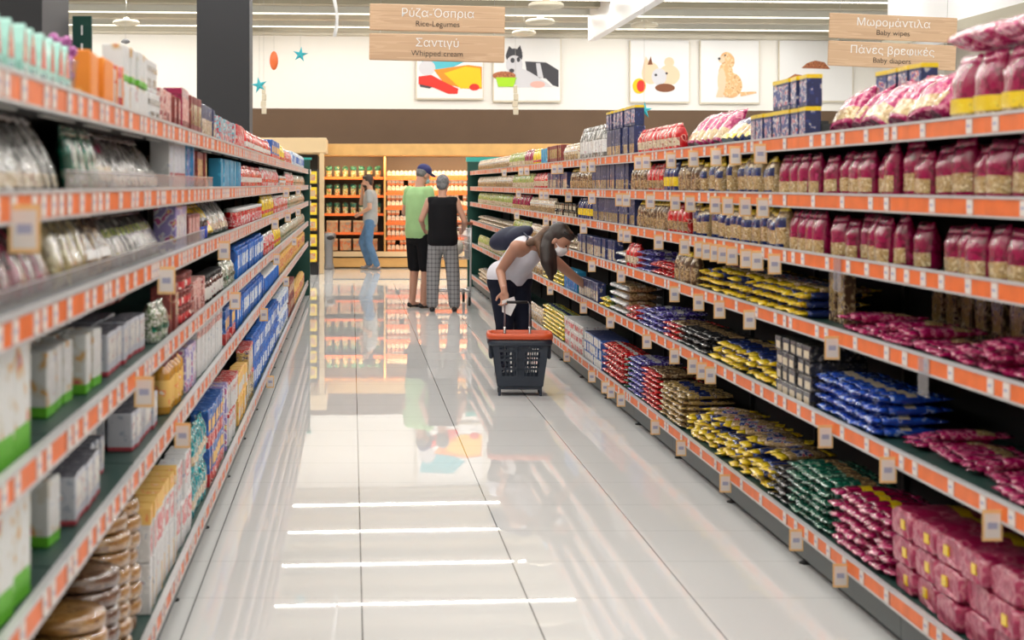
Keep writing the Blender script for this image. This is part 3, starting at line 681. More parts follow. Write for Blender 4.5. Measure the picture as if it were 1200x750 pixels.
r_(0, 645, 638, 'cyan', 'bright blue carton', gap=.01)
r_(0, 637, 628, 'yelpouch', 'yellow pouch', gap=.01)
r_(0, 627, 618, 'mag2', 'pink bag among green ones', gap=.01)
r_(0, 617, 600, 'lime', 'green legume bag', gap=.01)
r_(0, 599, 563, 'cream', 'pale tan bag at far end', gap=.01)
# --- right, second shelf
r_(1, 1290, 970, 'mag', 'magenta pasta bag with clear window', gap=.022, yaw=12, drop=.10, vary=.16, jit=.04, roll=3)
r_(1, 965, 918, 'mag2', 'slim magenta pasta bag', gap=.02)
r_(1, 912, 826, 'yelbag', 'clear pasta bag with yellow crimp', gap=.018, yaw=10, vary=.12, jit=.03, roll=3, drop=.06)
r_(1, 824, 800, 'darkbag', 'brown pasta bag', gap=.01)
r_(1, 799, 782, 'navybag', 'navy bag with yellow label', gap=.01)
r_(1, 781, 764, 'redbag', 'red pasta bag', gap=.01)
r_(1, 763, 744, 'darkbag', 'brown pasta bag beside navy cartons', gap=.01)
r_(1, 742, 700, 'navybox', 'navy pasta carton', gap=.004, lname='navy cartons')
r_(1, 698, 672, 'darkbag', 'dark bag with yellow crimp', gap=.02)
r_(1, 670, 646, 'blubox', 'dark blue pasta carton', gap=.01)
r_(1, 645, 628, 'redtop', 'red and tan bag', gap=.02)
r_(1, 627, 604, 'lime', 'green legume bag', gap=.02)
r_(1, 602, 563, 'cream', 'pale tan bag at far end', gap=.02)
# --- right, third shelf
r_(2, 1290, 975, 'mag2', 'magenta pasta bag with tan window', gap=.03, yaw=14, drop=.08, vary=.14, jit=.05, roll=4)
r_(2, 970, 930, 'mag2', 'small magenta bag beside clear ones', gap=.012)
r_(2, 926, 812, 'yelbag', 'clear pasta bag with navy base', gap=.02, yaw=10, vary=.12, jit=.03, roll=3, drop=.06)
r_(2, 810, 788, 'redbag', 'red pasta bag', gap=.01)
r_(2, 786, 752, 'darkbag', 'dark pasta bag', gap=.01)
r_(2, 750, 700, 'navybox', 'navy pasta carton', gap=.004)
r_(2, 698, 682, 'navybag', 'navy and yellow bag', gap=.01)
r_(2, 680, 655, 'blk', 'black carton lying flat', stack=2, gap=.01)
r_(2, 653, 625, 'cream', 'tan legume bag', gap=.01)
r_(2, 623, 604, 'mag2', 'pink and tan bag', gap=.01)
r_(2, 602, 563, 'lime', 'pale green bag', gap=.03)
# --- right, fourth shelf
r_(3, 1290, 1130, 'sp_mag', 'magenta spaghetti pack', stack=3, gap=-.004, deep=1, yaw=12, roll=7, jit=.03, pyr=.5)
r_(3, 1127, 990, 'sp_mag', 'loose magenta spaghetti pack', stack=2, gap=-.004, yaw=12, roll=7, jit=.03, pyr=.5)
r_(3, 1240, 985, 'tanbox', 'upright dark carton at the back', back=.36, gap=.05)
r_(3, 972, 948, 'tanbox', 'upright brown carton', back=.1, gap=.03)
r_(3, 945, 822, 'sp_yel', 'yellow ended spaghetti pack', stack=3, gap=-.002, yaw=10, roll=8, jit=.03, pyr=.4)
r_(3, 945, 830, 'sp_yel2', 'yellow ended pack on top', base=.09, gap=.03, yaw=30, roll=12, back=.05, z=None)
r_(3, 818, 796, 'darkbag', 'brown standing bag', gap=.01)
r_(3, 795, 768, 'lie_red', 'red legume bag', stack=2, gap=.01)
r_(3, 767, 752, 'sp_pur', 'purple and white pack', stack=4, gap=.006)
r_(3, 750, 738, 'redtop', 'red bag upright', gap=.01)
r_(3, 737, 728, 'sp_wht', 'white ended noodle pack', stack=2, gap=.01)
r_(3, 726, 682, 'blubox', 'dark blue carton', gap=.006)
r_(3, 680, 650, 'lie_cream', 'tan legume bag', stack=2, gap=.01)
r_(3, 648, 625, 'cream', 'cream bag upright', gap=.01)
r_(3, 623, 604, 'lime', 'green bag upright', gap=.01)
r_(3, 602, 563, 'lie_cream', 'pale tan bag lying', stack=2, gap=.02)
# --- right, fifth shelf
r_(4, 1290, 1165, 'sp_mag', 'near magenta spaghetti pack', stack=1, gap=.01, yaw=12, roll=8, jit=.03)
r_(4, 1160, 1040, 'sp_mag', 'magenta spaghetti pack', stack=2, gap=.004, yaw=12, roll=8, jit=.03, back=.06, pyr=.5)
r_(4, 1035, 962, 'sp_blue', 'blue spaghetti pack', stack=4, gap=-.002, yaw=8, roll=4, jit=.02)
r_(4, 960, 918, 'blk', 'black lasagne carton', stack=4, gap=.004)
r_(4, 915, 835, 'sp_yel', 'yellow ended spaghetti pack', stack=3, gap=-.002, yaw=14, roll=8, jit=.04, pyr=.5)
r_(4, 833, 800, 'sp_blk', 'black spaghetti pack', stack=3, gap=.0, yaw=6, roll=4, jit=.02)
r_(4, 799, 782, 'sp_red', 'red ended spaghetti pack', stack=3, gap=.0, yaw=6, jit=.02)
r_(4, 780, 752, 'sp_pur', 'purple and white pack', stack=4, gap=.0, yaw=8, roll=5, jit=.02, pyr=.3)
r_(4, 750, 738, 'lie_red', 'red bag lying', stack=2, gap=.004)
r_(4, 737, 720, 'sp_wht', 'white ended noodle pack', stack=4, gap=.0)
r_(4, 718, 708, 'lie_lime', 'green and yellow pack', stack=2, gap=.0)
r_(4, 706, 684, 'blubox', 'blue and cream carton', gap=.004)
r_(4, 682, 666, 'bluetall', 'slim teal carton', gap=.004)
r_(4, 664, 640, 'lie_lime', 'yellow green pack', stack=3, gap=.004)
r_(4, 638, 604, 'cream', 'tan bag upright', gap=.01)
r_(4, 602, 563, 'lime', 'green bag at far end', gap=.02)
# --- right, bottom shelf
r_(5, 1330, 1052, 'sp_pink', 'pink shrink wrapped pasta multipack', stack=3, gap=.004, yaw=3, jit=.03)
r_(5, 1046, 980, 'sp_mag2', 'magenta pack with yellow label', stack=5, gap=.0, yaw=6, roll=3, jit=.03)
r_(5, 976, 930, 'sp_grn', 'green spaghetti pack', stack=6, gap=-.001, yaw=6, roll=4, jit=.02)
r_(5, 928, 908, 'sp_blk', 'black spaghetti pack', stack=4, gap=.0, yaw=6, jit=.02)
r_(5, 905, 806, 'sp_yel', 'yellow ended spaghetti pack', stack=4, gap=-.002, yaw=12, roll=8, jit=.06, pyr=.7)
r_(5, 900, 815, 'sp_yel2', 'yellow crimped pack thrown on top', base=.125, gap=.05, yaw=35, roll=12, back=.06)
r_(5, 804, 778, 'sp_gold', 'gold and navy spaghetti pack', stack=6, gap=.0, yaw=6, jit=.02)
r_(5, 776, 758, 'sp_red', 'dark red spaghetti pack', stack=7, gap=.0, yaw=4, jit=.01)
r_(5, 756, 742, 'sp_pur', 'blue and purple pack', stack=7, gap=.0, yaw=4, jit=.01)
r_(5, 740, 736, 'sp_grn', 'green pack', stack=6, gap=.0)
r_(5, 734, 711, 'lie_red', 'red legume bag', stack=5, gap=.0)
r_(5, 710, 690, 'bluwh', 'blue noodle carton', stack=3, gap=.004)
r_(5, 688, 666, 'whdark', 'white noodle carton with red print', stack=3, gap=.004)
r_(5, 664, 640, 'lie_lime', 'yellow green pack', stack=6, gap=.004)
r_(5, 638, 604, 'cream', 'cream bag upright', gap=.01)
r_(5, 602, 563, 'lie_cream', 'pale bag lying', stack=3, gap=.02)
# --- left, top shelf
l_(0, -50, 52, 'arch', 'mint arched gift box with red window', gap=.02, yaw=5)
l_(0, 54, 68, 'flower', 'purple flower pack in clear cup', gap=.02)
l_(0, 72, 108, 'orange', 'large orange biscuit carton', gap=.02)
l_(0, 109, 117, 'orange2', 'narrow white and orange carton', gap=.004)
l_(0, 120, 150, 'whgreent', 'white carton with green base', stack=2, gap=.01)
l_(0, 151, 163, 'whiteblk', 'white and black tea carton', gap=.01)
l_(0, 151, 163, 'whiteblk', 'white tea carton standing on another', base=.103, gap=.01, back=.01)
l_(0, 165, 180, 'pinkbox', 'pink and brown biscuit carton', gap=.008)
l_(0, 181, 192, 'tea', 'dark red tea carton', gap=.008)
l_(0, 193, 203, 'magbox', 'magenta biscuit carton', gap=.008)
l_(0, 204, 216, 'brownbox', 'brown cocoa carton', gap=.008)
l_(0, 218, 236, 'blubox', 'dark blue carton', gap=.008)
l_(0, 237, 262, 'cyanred', 'cyan and red pudding carton', stack=1, gap=.006)
l_(0, 263, 274, 'redbox', 'dark red cake mix carton', gap=.01)
l_(0, 276, 308, 'redpouch', 'red sweet pouch', gap=.006)
l_(0, 309, 318, 'bluered', 'blue pudding carton', gap=.006)
l_(0, 319, 326, 'yelpouch', 'yellow sweet pouch', gap=.006)
l_(0, 327, 335, 'redwhite', 'red and white pouch', gap=.02)
l_(0, 336, 351, 'flour', 'white paper bag', gap=.03)
# --- left, second shelf
l_(1, -50, 62, 'sach_silver', 'silver nut sachet leaning back', lean=24, gap=-.02, yaw=8)
l_(1, 64, 96, 'sach_green', 'green sachet with clear base', lean=8, gap=.0, yaw=5)
l_(1, 98, 126, 'sach_mag', 'magenta topped sachet leaning back', lean=24, gap=.0, yaw=8)
l_(1, 128, 176, 'sach_silver', 'clear sachet leaning back', lean=28, gap=-.01, yaw=8)
l_(1, 178, 198, 'whtall', 'tall white carton', gap=.006)
l_(1, 199, 207, 'bluetall', 'tall slim blue carton', gap=.006)
l_(1, 209, 224, 'brownbox', 'brown carton beside blue', gap=.01)
l_(1, 226, 240, 'sach_silver', 'crumpled clear sachet', lean=30, gap=.01)
l_(1, 242, 270, 'cyan', 'bright blue wafer carton', gap=.006)
l_(1, 272, 296, 'redpouch', 'red sweet pouch', gap=.006)
l_(1, 297, 318, 'redwhite', 'red and white pouch', gap=.006)
l_(1, 319, 327, 'whiteblk', 'white and black carton', gap=.01)
l_(1, 328, 337, 'redwhite', 'orange white pouch', gap=.02)
l_(1, 338, 351, 'herb', 'green herb pouch', gap=.03)
# --- left, third shelf
l_(2, -70, 52, 'sach_rose', 'dark pink fruit sachet leaning back', lean=30, gap=-.02, yaw=8)
l_(2, 55, 96, 'sach_cream', 'cream fruit sachet leaning back', lean=20, gap=-.01, yaw=8)
l_(2, 98, 120, 'sach_brown', 'brown nut sachet with white label', lean=24, gap=.0, yaw=8)
l_(2, 122, 182, 'sach_dark', 'clear nut sachet with green label', lean=30, gap=-.02, yaw=6)
l_(2, 184, 201, 'lilac', 'purple pudding carton', gap=.006)
l_(2, 202, 217, 'tea', 'brown tea carton', gap=.006)
l_(2, 218, 226, 'tin', 'small dark blue tin', gap=.01)
l_(2, 227, 243, 'yelpouch', 'yellow and purple pouch leaning', lean=28, gap=.0)
l_(2, 244, 262, 'sach_silver', 'clear sachet beside red tubs', lean=28, gap=.0)
l_(2, 264, 296, 'redtub', 'red sweet tub', gap=.006)
l_(2, 298, 312, 'yelpouch', 'yellow sweet pouch', gap=.01)
l_(2, 313, 330, 'redwhite', 'red and white pouch', gap=.01)
l_(2, 331, 351, 'herb', 'green herb pouch', gap=.03)
# --- left, fourth shelf
l_(3, 0, 0, 'whgreen', 'large white cereal carton, green base', gap=.01, jit=.01, z=(2.42, 3.30))
l_(3, 46, 78, 'whgreens', 'white rusk carton with green base', gap=.016, deep=2, back=.05)
l_(3, 82, 104, 'whgreens', 'white rusk carton by sweetener', gap=.012, deep=2, back=.03)
l_(3, 112, 134, 'whred', 'white sweetener carton with red base', gap=.002, deep=3, back=.03)
l_(3, 137, 156, 'whred', 'white red based carton, farther batch', gap=.002, deep=3, back=.03)
l_(3, 60, 100, 'whtall', 'white carton in the back row', back=.33, gap=.006)
l_(3, 162, 176, 'herb', 'silver green herb pouch', gap=.01)
l_(3, 150, 176, 'tray', 'brown chocolate tray', back=.14, gap=.02, base=.13)
l_(3, 178, 190, 'brownbox', 'brown cocoa carton', gap=.01)
l_(3, 192, 206, 'redjar', 'dark red dessert tub', stack=3, gap=.01)
l_(3, 207, 222, 'pinkbox', 'pink biscuit carton', gap=.01)
l_(3, 224, 248, 'jar', 'dark jar with black lid', gap=.01)
l_(3, 249, 262, 'herb', 'green pouch beside jars', gap=.01)
l_(3, 264, 299, 'sugar', 'blue paper sugar bag', gap=.008)
l_(3, 301, 312, 'redwhite', 'red and white pouch', gap=.01)
l_(3, 313, 320, 'yelpouch', 'yellow pouch', gap=.01)
l_(3, 321, 351, 'herb', 'green pouch at far end', gap=.04)
# --- left, fifth shelf
l_(4, 1, 0, 'whgreen', 'large white cereal carton, green base', gap=.01, z=(2.42, 3.28))
l_(4, 38, 56, 'whgreens', 'white carton with green foot', gap=.01, back=.03)
l_(4, 64, 98, 'whred', 'white sweetener carton', gap=.002, deep=3, back=.02)
l_(4, 103, 120, 'whreds', 'small white sweetener carton', gap=.01, deep=3, back=.06)
l_(4, 126, 138, 'whreds', 'small pale carton', gap=.004, deep=2, back=.12)
l_(4, 140, 168, 'whred', 'white sweetener carton, farther batch', gap=.002, deep=3, back=.02)
l_(4, 177, 197, 'honey', 'golden honey bottle', gap=.01)
l_(4, 199, 212, 'lilac', 'purple and blue carton', gap=.01)
l_(4, 215, 246, 'whbands', 'tall white flour carton', gap=.008)
l_(4, 248, 262, 'bluered', 'blue and white carton', gap=.01)
l_(4, 264, 298, 'sugar', 'blue paper sugar bag', gap=.006)
l_(4, 300, 318, 'bluetin', 'blue tin with white lid', gap=.01)
l_(4, 319, 351, 'cornbag', 'yellow red bag at far end', gap=.05)
# --- left, bottom shelf
l_(5, 1, 0, 'disc', 'golden round cake in film', stack=4, gap=.004, yaw=25, z=(3.48, 4.19))
l_(5, 2, 0, 'disc', 'golden round cake, near the brown pile', stack=5, gap=.002, yaw=25, z=(4.195, 4.432))
l_(5, 3, 0, 'discb', 'brown round cake in film', stack=6, gap=.002, yaw=25, z=(4.435, 4.672))
l_(5, 4, 0, 'disc', 'golden cake in tall pile', stack=8, gap=.004, yaw=25, z=(4.675, 5.15), jit=.02)
l_(5, 150, 186, 'plainw', 'plain white cake mix carton', stack=1, gap=.006)
l_(5, 150, 186, 'orgtop', 'white carton with orange top', base=.158, gap=.006)
l_(5, 188, 206, 'redstripe', 'white carton with red stripes', stack=2, gap=.006)
l_(5, 208, 226, 'teal', 'teal seed pouch', stack=2, gap=.004, yaw=8)
l_(5, 228, 246, 'bluered', 'blue carton with red foot', stack=2, gap=.004)
l_(5, 247, 252, 'lilac', 'purple pudding carton', stack=2, gap=.004)
l_(5, 253, 264, 'pinkwh', 'white flour carton, pink band', stack=2, gap=.006)
l_(5, 265, 276, 'yelbox', 'yellow rice carton', stack=2, gap=.006)
l_(5, 277, 285, 'grntan', 'green and tan rice carton', stack=2, gap=.006)
l_(5, 286, 318, 'sugar', 'blue paper sugar bag', stack=2, gap=.006)
l_(5, 319, 330, 'flour', 'white and blue paper bag', stack=2, gap=.01)
l_(5, 331, 338, 'brownbox', 'brown carton', stack=2, gap=.02)
l_(5, 339, 351, 'cornbag', 'yellow red bag', stack=1, gap=.05)

# ------------------------------------------------------------------ chiller along the back wall
mat('wood_warm', (.62, .36, .12), .55, var=.08, bscale=5); mat('wood_pale', (.70, .52, .30), .55)
mat('chill_back', (.16, .13, .12), .6); mat('chiller_rail_orange', (.75, .16, .03), .5); mat('gap_dark', (.02, .015, .01), .8)  # chiller rails are plain orange, no emission
printed('veg_green', (.005, .10, .07), [(.01, .18, .13), (.25, .35, .2), (.35, .12, .06)], 22, .5, cover=.5)
printed('pack_yellow', (.80, .55, .02), [(.85, .65, .05), (.6, .15, .02), (.1, .3, .05)], 14, .4, cover=.45, bump=0)
printed('milk_print', (.80, .70, .55), [(.75, .35, .12), (.85, .8, .7), (.6, .2, .08)], 30, .5, cover=.45, bump=0, coat=0, bands=[(0, (.62, .17, .05)), (.3, None)])
printed('tub_print', (.55, .60, .50), [(.15, .35, .1), (.7, .2, .1), (.75, .75, .6)], 24, .4, cover=.55, bump=0)
printed('tan_print', (.50, .34, .20), [(.6, .2, .08), (.35, .3, .22)], 12, .5, cover=.5, bump=0)
CHX0, CHX1 = -.50, 4.0
c = thing('chiller_cabinet', 'long open chiller cabinet with glowing wooden canopy along the back wall', 'chiller', (0, 30.6, 0))
CY = 0
def part(name, mb, parent, *a): return link(name, mb.mesh(name), parent, *a)
part('canopy', MB().bev(CHX0 - .1, CHX1, -.25, .9, 2.01, 2.22, .01, 'wood_warm'), c)
part('back_panel', MB().box(CHX0, CHX1, .85, .9, .2, 2.0, 'chill_back'), c)
part('base_panel', MB().bev(CHX0, CHX1, -.12, .9, .02, .26, .01, 'wood_warm').box(CHX0, CHX1, -.16, -.12, .21, .30, 'wood_pale').box(CHX0, CHX1, -.125, -.118, .185, .21, 'gap_dark'), c)
part('side_panel', MB().bev(CHX0 - .07, CHX0, -.2, .9, 0, 2.01, .006, 'wood_pale'), c)
part('divider', MB().box(.585, .615, .05, .85, .26, 2.0, 'wood_warm'), c)
LZ, RZ = [1.63, 1.30, .97, .63, .30], [1.62, 1.35, 1.08, .81, .54, .28]
for z in LZ[:4]:
    s = part('shelf', MB().box(CHX0, .585, .25, .85, z - .02, z, 'wood_pale'), c); part('shelf_edge', MB().box(CHX0, .585, .235, .25, z - .04, z + .005, 'chiller_rail_orange'), s)
for z in RZ[:5]:
    s = part('shelf', MB().box(.615, CHX1, .25, .85, z - .02, z, 'wood_pale'), c); part('shelf_edge', MB().box(.615, CHX1, .235, .25, z - .045, z + .005, 'chiller_rail_orange'), s)
T('greentub', 'salad_tub', 'tub', (.12, .12, .2), [[('tub', MB().lathe([(.045, 0), (.052, .11), (.055, .115)], 'tub_print', 14)), ('leaves', MB().ell((0, 0, .15), (.06, .055, .05), 'veg_green', 12, 8).ell((.03, -.01, .17), (.035, .03, .035), 'veg_green', 8, 6).ell((-.035, .01, .165), (.03, .03, .03), 'veg_green', 8, 6))]])
T('tanbox2', 'frozen_carton', 'carton', (.20, .1, .21), [[('box', MB().bev(-.1, .1, -.05, .05, 0, .21, .004, 'tan_print', seg=1)), ('lid', MB().box(-.102, .102, -.052, .052, .18, .212, 'wood_pale'))]])
T('milk', 'drink_carton', 'carton', (.068, .068, .13), [[('box', MB().box(-.033, .033, -.033, .033, 0, .105, 'milk_print')), ('gable_top', prism([(-.033, .105), (.033, .105), (.004, .128), (-.004, .128)], -.033, .033, 'milk_print'))]])
T('ypack', 'yellow_pack', 'pack', (.17, .06, .2), [[('box', MB().bev(-.085, .085, -.03, .03, 0, .20, .006, 'pack_yellow', seg=1)), ('front_print', MB().box(-.06, .06, -.0308, -.029, .05, .15, 'tan_print'))]])
for si, z in enumerate(LZ[:3]):
    for i in range(7):
        put('greentub', (CHX0 + .09 + i * .148, 30.98, z + .002), (0, 0, i), 'green salad tub in the chiller, %s shelf down, %s from left end' % (ORD[si], ORD[i]), 'green tubs in the chiller', parts=False)
for si, z in enumerate(LZ[3:]):
    for i in range(4):
        put('tanbox2', (CHX0 + .15 + i * .24, 30.98, z + .002), (0, 0, 0), 'tan carton in the chiller, %s shelf, %s from left end' % (('fourth', 'lowest')[si], ORD[i]), 'tan cartons in the chiller', parts=False)
for si, z in enumerate(RZ):
    for i in range(21):
        for s in range(1 if si == 0 else 2 if (i + si * 5) % 9 else 1):
            put('milk', (.68 + i * .076, 30.92, z + .002 + s * .1295), (0, 0, 0), 'small pale drink carton, %s chiller shelf, %s column, %s' % (ORD[si], ORD[i] if i < 20 else 'last', 'upper' if s else 'lower'), 'drink cartons in the chiller', parts=False)
# bulkhead and dark bay at the left of the chiller
c = thing('wooden_booth', 'pale wooden booth with dark opening left of the chiller', 'booth', (0, 28.6, 0))
part('fascia', MB().bev(-3.4, -.42, 0, 1.9, 2.03, 2.28, .01, 'wood_pale'), c)
part('post', MB().bev(-.54, -.46, .02, .12, 0, 2.03, .006, 'wood_pale'), c)
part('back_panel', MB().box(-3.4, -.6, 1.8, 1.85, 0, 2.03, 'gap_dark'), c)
c = thing('display_rack', 'slim dark rack of yellow packs beside the wooden post', 'rack', (-.66, 28.3, 0))
part('frame', MB().tube([(-.1, 0, 0), (-.1, 0, 1.75)], .012, 'black').tube([(.1, 0, 0), (.1, 0, 1.75)], .012, 'black').box(-.11, .11, .03, .05, .0, 1.75, 'black'), c)
for i in range(6): part('rack_tray', MB().box(-.1, .1, -.09, .03, .20 + i * .26, .21 + i * .26, 'black'), c)
for i in range(6):
    put('ypack', (-.66, 28.26, .212 + i * .26), (0, 0, 0), 'yellow pack on the slim rack by the wooden post, %s from the bottom' % ORD[i], 'yellow packs on the slim rack')
# grey pedestal bin
c = thing('pedestal_bin', 'grey pedestal bin with dark opening standing before the chiller', 'bin', (-.40, 30.1, 0))
mat('bin_grey', (.24, .24, .25), .4, metal=.4)
part('body', MB().lathe([(.095, 0), (.10, .03), (.075, .12), (.075, .45), (.12, .56), (.125, .62), (.10, .65)], 'bin_grey', 20), c)
part('opening', MB().ell((.03, -.105, .56), (.07, .03, .04), 'black'), c)

# ------------------------------------------------------------------ posters on the back wall
printed('fur_gold', (.72, .42, .20), [(.80, .55, .32), (.58, .32, .14)], 12, .7, cover=.5, bump=0, coat=0)
printed('kibble', (.34, .10, .04), [(.5, .2, .08), (.22, .06, .03)], 25, .7, cover=.5, bump=0, coat=0)
for n_, c_ in dict(p_red=(.65, .03, .02), p_yellow=(.85, .50, .01), p_orange=(.82, .25, .02), p_teal=(.08, .45, .55), p_lime=(.35, .65, .02), p_dark=(.05, .05, .06), p_white=(.58, .58, .62), p_cream=(.75, .55, .38), p_brown=(.20, .07, .03), p_pink=(.7, .4, .35)).items(): mat(n_, c_, .7)
mat('poster_paper', (.76, .76, .76), .6); mat('poster_edge', (.62, .56, .44), .5)
def ep(cx, cz, rx, rz, n=18, rot=0):
    return [(cx + rx * math.cos(a) * math.cos(rot) - rz * math.sin(a) * math.sin(rot), cz + rx * math.cos(a) * math.sin(rot) + rz * math.sin(a) * math.cos(rot)) for a in [2 * math.pi * i / n for i in range(n)]]
def poster(x0, x1, y0, y1, label, shapes):
    px = (x0 + x1) / 2; z = wz(px) - .05; s = z / 2000
    X, _, Zc = PX(px, (y0 + y1) / 2, z); w, h = (x1 - x0) * s, (y1 - y0) * s
    t = thing('wall_poster', label, 'poster', (X, z, Zc), (0, 0, R(6)), 'pet posters on the back wall')
    part('panel', MB().box(-w / 2, w / 2, -.02, .02, -h / 2, h / 2, 'poster_paper').box(-w / 2 - .02, w / 2 + .02, -.015, .02, -h / 2 - .03, -h / 2, 'poster_edge').box(w / 2, w / 2 + .02, -.015, .02, -h / 2, h / 2, 'poster_edge').box(-w / 2 - .02, -w / 2, -.015, .02, -h / 2, h / 2, 'poster_edge'), t)
    b = MB(); f = lambda x, y: ((x - px) * s, -(y - (y0 + y1) / 2) * s)
    for i, (kind, m, *a) in enumerate(shapes):
        if kind == 'e': pts = [f(*p) for p in ep(a[0], a[1], a[2], a[3], 18, a[4] if len(a) > 4 else 0)]
        else: pts = [f(*p) for p in a]
        if sum(pts[k][0] * pts[(k + 1) % len(pts)][1] - pts[(k + 1) % len(pts)][0] * pts[k][1] for k in range(len(pts))) < 0: pts = pts[::-1]
        b.poly(pts, -.0215 - i * .0012, m)
    part('picture', b, t)
poster(488, 566, 46, 115, 'wall poster of red and yellow pet toys, mostly behind the hanging sign', [
    ('p', 'p_teal', (491, 60), (530, 58), (545, 72), (520, 84), (495, 78)), ('e', 'p_white', 500, 80, 10, 9), ('p', 'p_orange', (508, 82), (548, 76), (565, 78), (565, 104), (545, 104), (520, 98)),
    ('p', 'p_yellow', (520, 86), (545, 78), (563, 80), (565, 102), (540, 104)), ('e', 'p_red', 556, 102, 6, 4), ('p', 'p_red', (490, 90), (505, 88), (520, 96), (537, 104), (536, 110), (525, 110), (508, 103), (490, 99)), ('p', 'p_dark', (491, 99), (506, 102), (503, 104), (492, 102))])
poster(578, 657, 45, 118, 'wall poster of a black and white husky puppy beside a green bowl', [
    ('p', 'p_dark', (615, 72), (640, 73), (655, 82), (655, 102), (648, 100), (640, 92), (618, 90)), ('p', 'p_white', (606, 78), (620, 84), (640, 96), (648, 102), (602, 103), (598, 96)),
    ('e', 'p_pink', 630, 99, 9, 4), ('p', 'p_white', (628, 74), (633, 74), (637, 92), (630, 90)), ('e', 'p_dark', 602, 66, 10, 9), ('p', 'p_dark', (593, 62), (596, 54), (602, 60)), ('p', 'p_dark', (604, 60), (609, 53), (612, 63)),
    ('e', 'p_white', 602, 76, 10, 11), ('e', 'p_dark', 600, 71, 2.5, 3), ('e', 'p_dark', 607, 70, 2, 3), ('e', 'p_dark', 599, 83, 3, 2.4), ('e', 'kibble', 590, 89, 14, 5), ('p', 'p_lime', (580, 91), (605, 91), (601, 102), (583, 102))])
poster(738, 808, 48, 119, 'wall poster of two cream puppies with a red and yellow ball', [
    ('e', 'p_cream', 762, 86, 11, 13), ('e', 'p_cream', 784, 88, 13, 12), ('e', 'p_white', 772, 90, 9, 10), ('p', 'p_cream', (752, 80), (756, 66), (763, 78)), ('e', 'p_cream', 784, 73, 6, 6), ('e', 'p_brown', 779, 103, 12, 5),
    ('e', 'p_dark', 768, 88, 1.6, 1.6), ('e', 'p_dark', 781, 86, 1.4, 1.4), ('p', 'p_brown', (758, 76), (762, 66), (764, 76)), ('e', 'p_yellow', 748, 101, 8, 9), ('e', 'p_red', 750, 101, 5, 7)])
poster(820, 890, 48, 120, 'wall poster of a sitting golden puppy', [
    ('e', 'fur_gold', 856, 100, 14, 15), ('e', 'fur_gold', 850, 88, 9, 16), ('e', 'fur_gold', 851, 69, 8, 8), ('e', 'p_cream', 845, 95, 5, 15), ('e', 'p_cream', 845, 70, 4, 4), ('e', 'fur_gold', 857, 72, 3.5, 7), ('e', 'p_dark', 842, 69, 1.6, 1.6), ('e', 'p_dark', 849, 65, 1.1, 1.1),
    ('p', 'fur_gold', (866, 108), (886, 107), (887, 109), (868, 113)), ('p', 'p_cream', (842, 100), (846, 100), (847, 114), (838, 114)), ('p', 'fur_gold', (850, 100), (855, 100), (857, 114), (848, 114))])
poster(912, 1000, 48, 118, 'wall poster of two heaps of brown kibble', [
    ('p', 'kibble', (914, 97), (922, 92), (930, 87), (938, 88), (944, 97)), ('p', 'kibble', (938, 80), (945, 74), (955, 71), (966, 73), (973, 81))])

# ------------------------------------------------------------------ hanging signs
printed('sign_wood', (.56, .37, .23), [(.60, .41, .26), (.52, .34, .21)], 8, .6, cover=.5, bump=0, coat=0, stretch=(.25, 1, 6))
def text_part(parent, body, size, x, z, m, y=-.011):
    cu = bpy.data.curves.new('lettering', 'FONT'); cu.body = body; cu.size = size; cu.align_x = 'CENTER'; cu.align_y = 'CENTER'
    cu.extrude = .0008; cu.offset = -.0006; cu.materials.append(MATS[m])
    o = bpy.data.objects.new('lettering', cu); COL.objects.link(o); bpy.context.view_layer.update()
    me = bpy.data.meshes.new_from_object(o.evaluated_get(bpy.context.evaluated_depsgraph_get())); bpy.data.objects.remove(o)
    return link('lettering', me, parent, (x, y, z), (R(90), 0, 0))
def sign(px0, px1, py0, py1, z, rot, roll, rows, label):
    s = z / 2000; w = (px1 - px0) * s; X, _, Zt = PX((px0 + px1) / 2, py0, z); h = (py1 - py0) * s; bh = (h - .02) / 2
    t = thing('hanging_sign', label, 'sign', (X, z, Zt), (0, roll, rot))
    for i, (a, e) in enumerate(rows):
        zc = -bh / 2 - i * (bh + .02)
        bd = part('board', MB().bev(-w / 2, w / 2, -.009, .009, zc - bh / 2, zc + bh / 2, .008, 'sign_wood'), t)
        text_part(bd, a, bh * .44, 0, zc + bh * .17, 'white'); text_part(bd, e, bh * .30, 0, zc - bh * .22, 'black')
    L = (4.38 - Zt)
    for x in (-w * .42, w * .42): part('cord', MB().tube([(x, 0, -.01), (x, 0, L)], .0018, 'cord', 5).tube([(x, 0, -bh - .03), (x, 0, -bh + .01)], .003, 'cord', 5), t)
sign(433, 593, 6, 72, 12.5, R(5), R(.9), [('Ρύζα-Όσпρια', 'Rice-Legumes'), ('Σαντιγύ', 'Whipped cream')], 'two wooden boards hanging over the aisle reading Rice-Legumes and Whipped cream')
sign(972, 1122, 18, 80, 13.3, 0, R(2.4), [('Μωρομάντιλα', 'Baby wipes'), ('Πάνες βρεφικές', 'Baby diapers')], 'two wooden boards hanging beyond the right shelves reading Baby wipes and Baby diapers')
# dark green blade sign on the near pillar
c = thing('blade_sign', 'small dark green vertical sign fixed beside the near dark pillar', 'sign', (-1.12, 7.1, 0))
part('panel', MB().bev(-.04, .04, -.012, .012, 1.90, 2.20, .003, 'green_panel'), c)
part('marking', MB().box(-.004, .004, -.0135, -.012, 2.12, 2.16, 'white').box(-.005, .005, -.0135, -.012, 2.05, 2.085, 'white').box(-.004, .004, -.0135, -.012, 1.99, 2.03, 'white'), c)
part('bracket', MB().box(-.06, -.038, -.008, .008, 2.0, 2.1, 'black'), c)

mat('lamp_cream', (.62, .56, .44), .5)
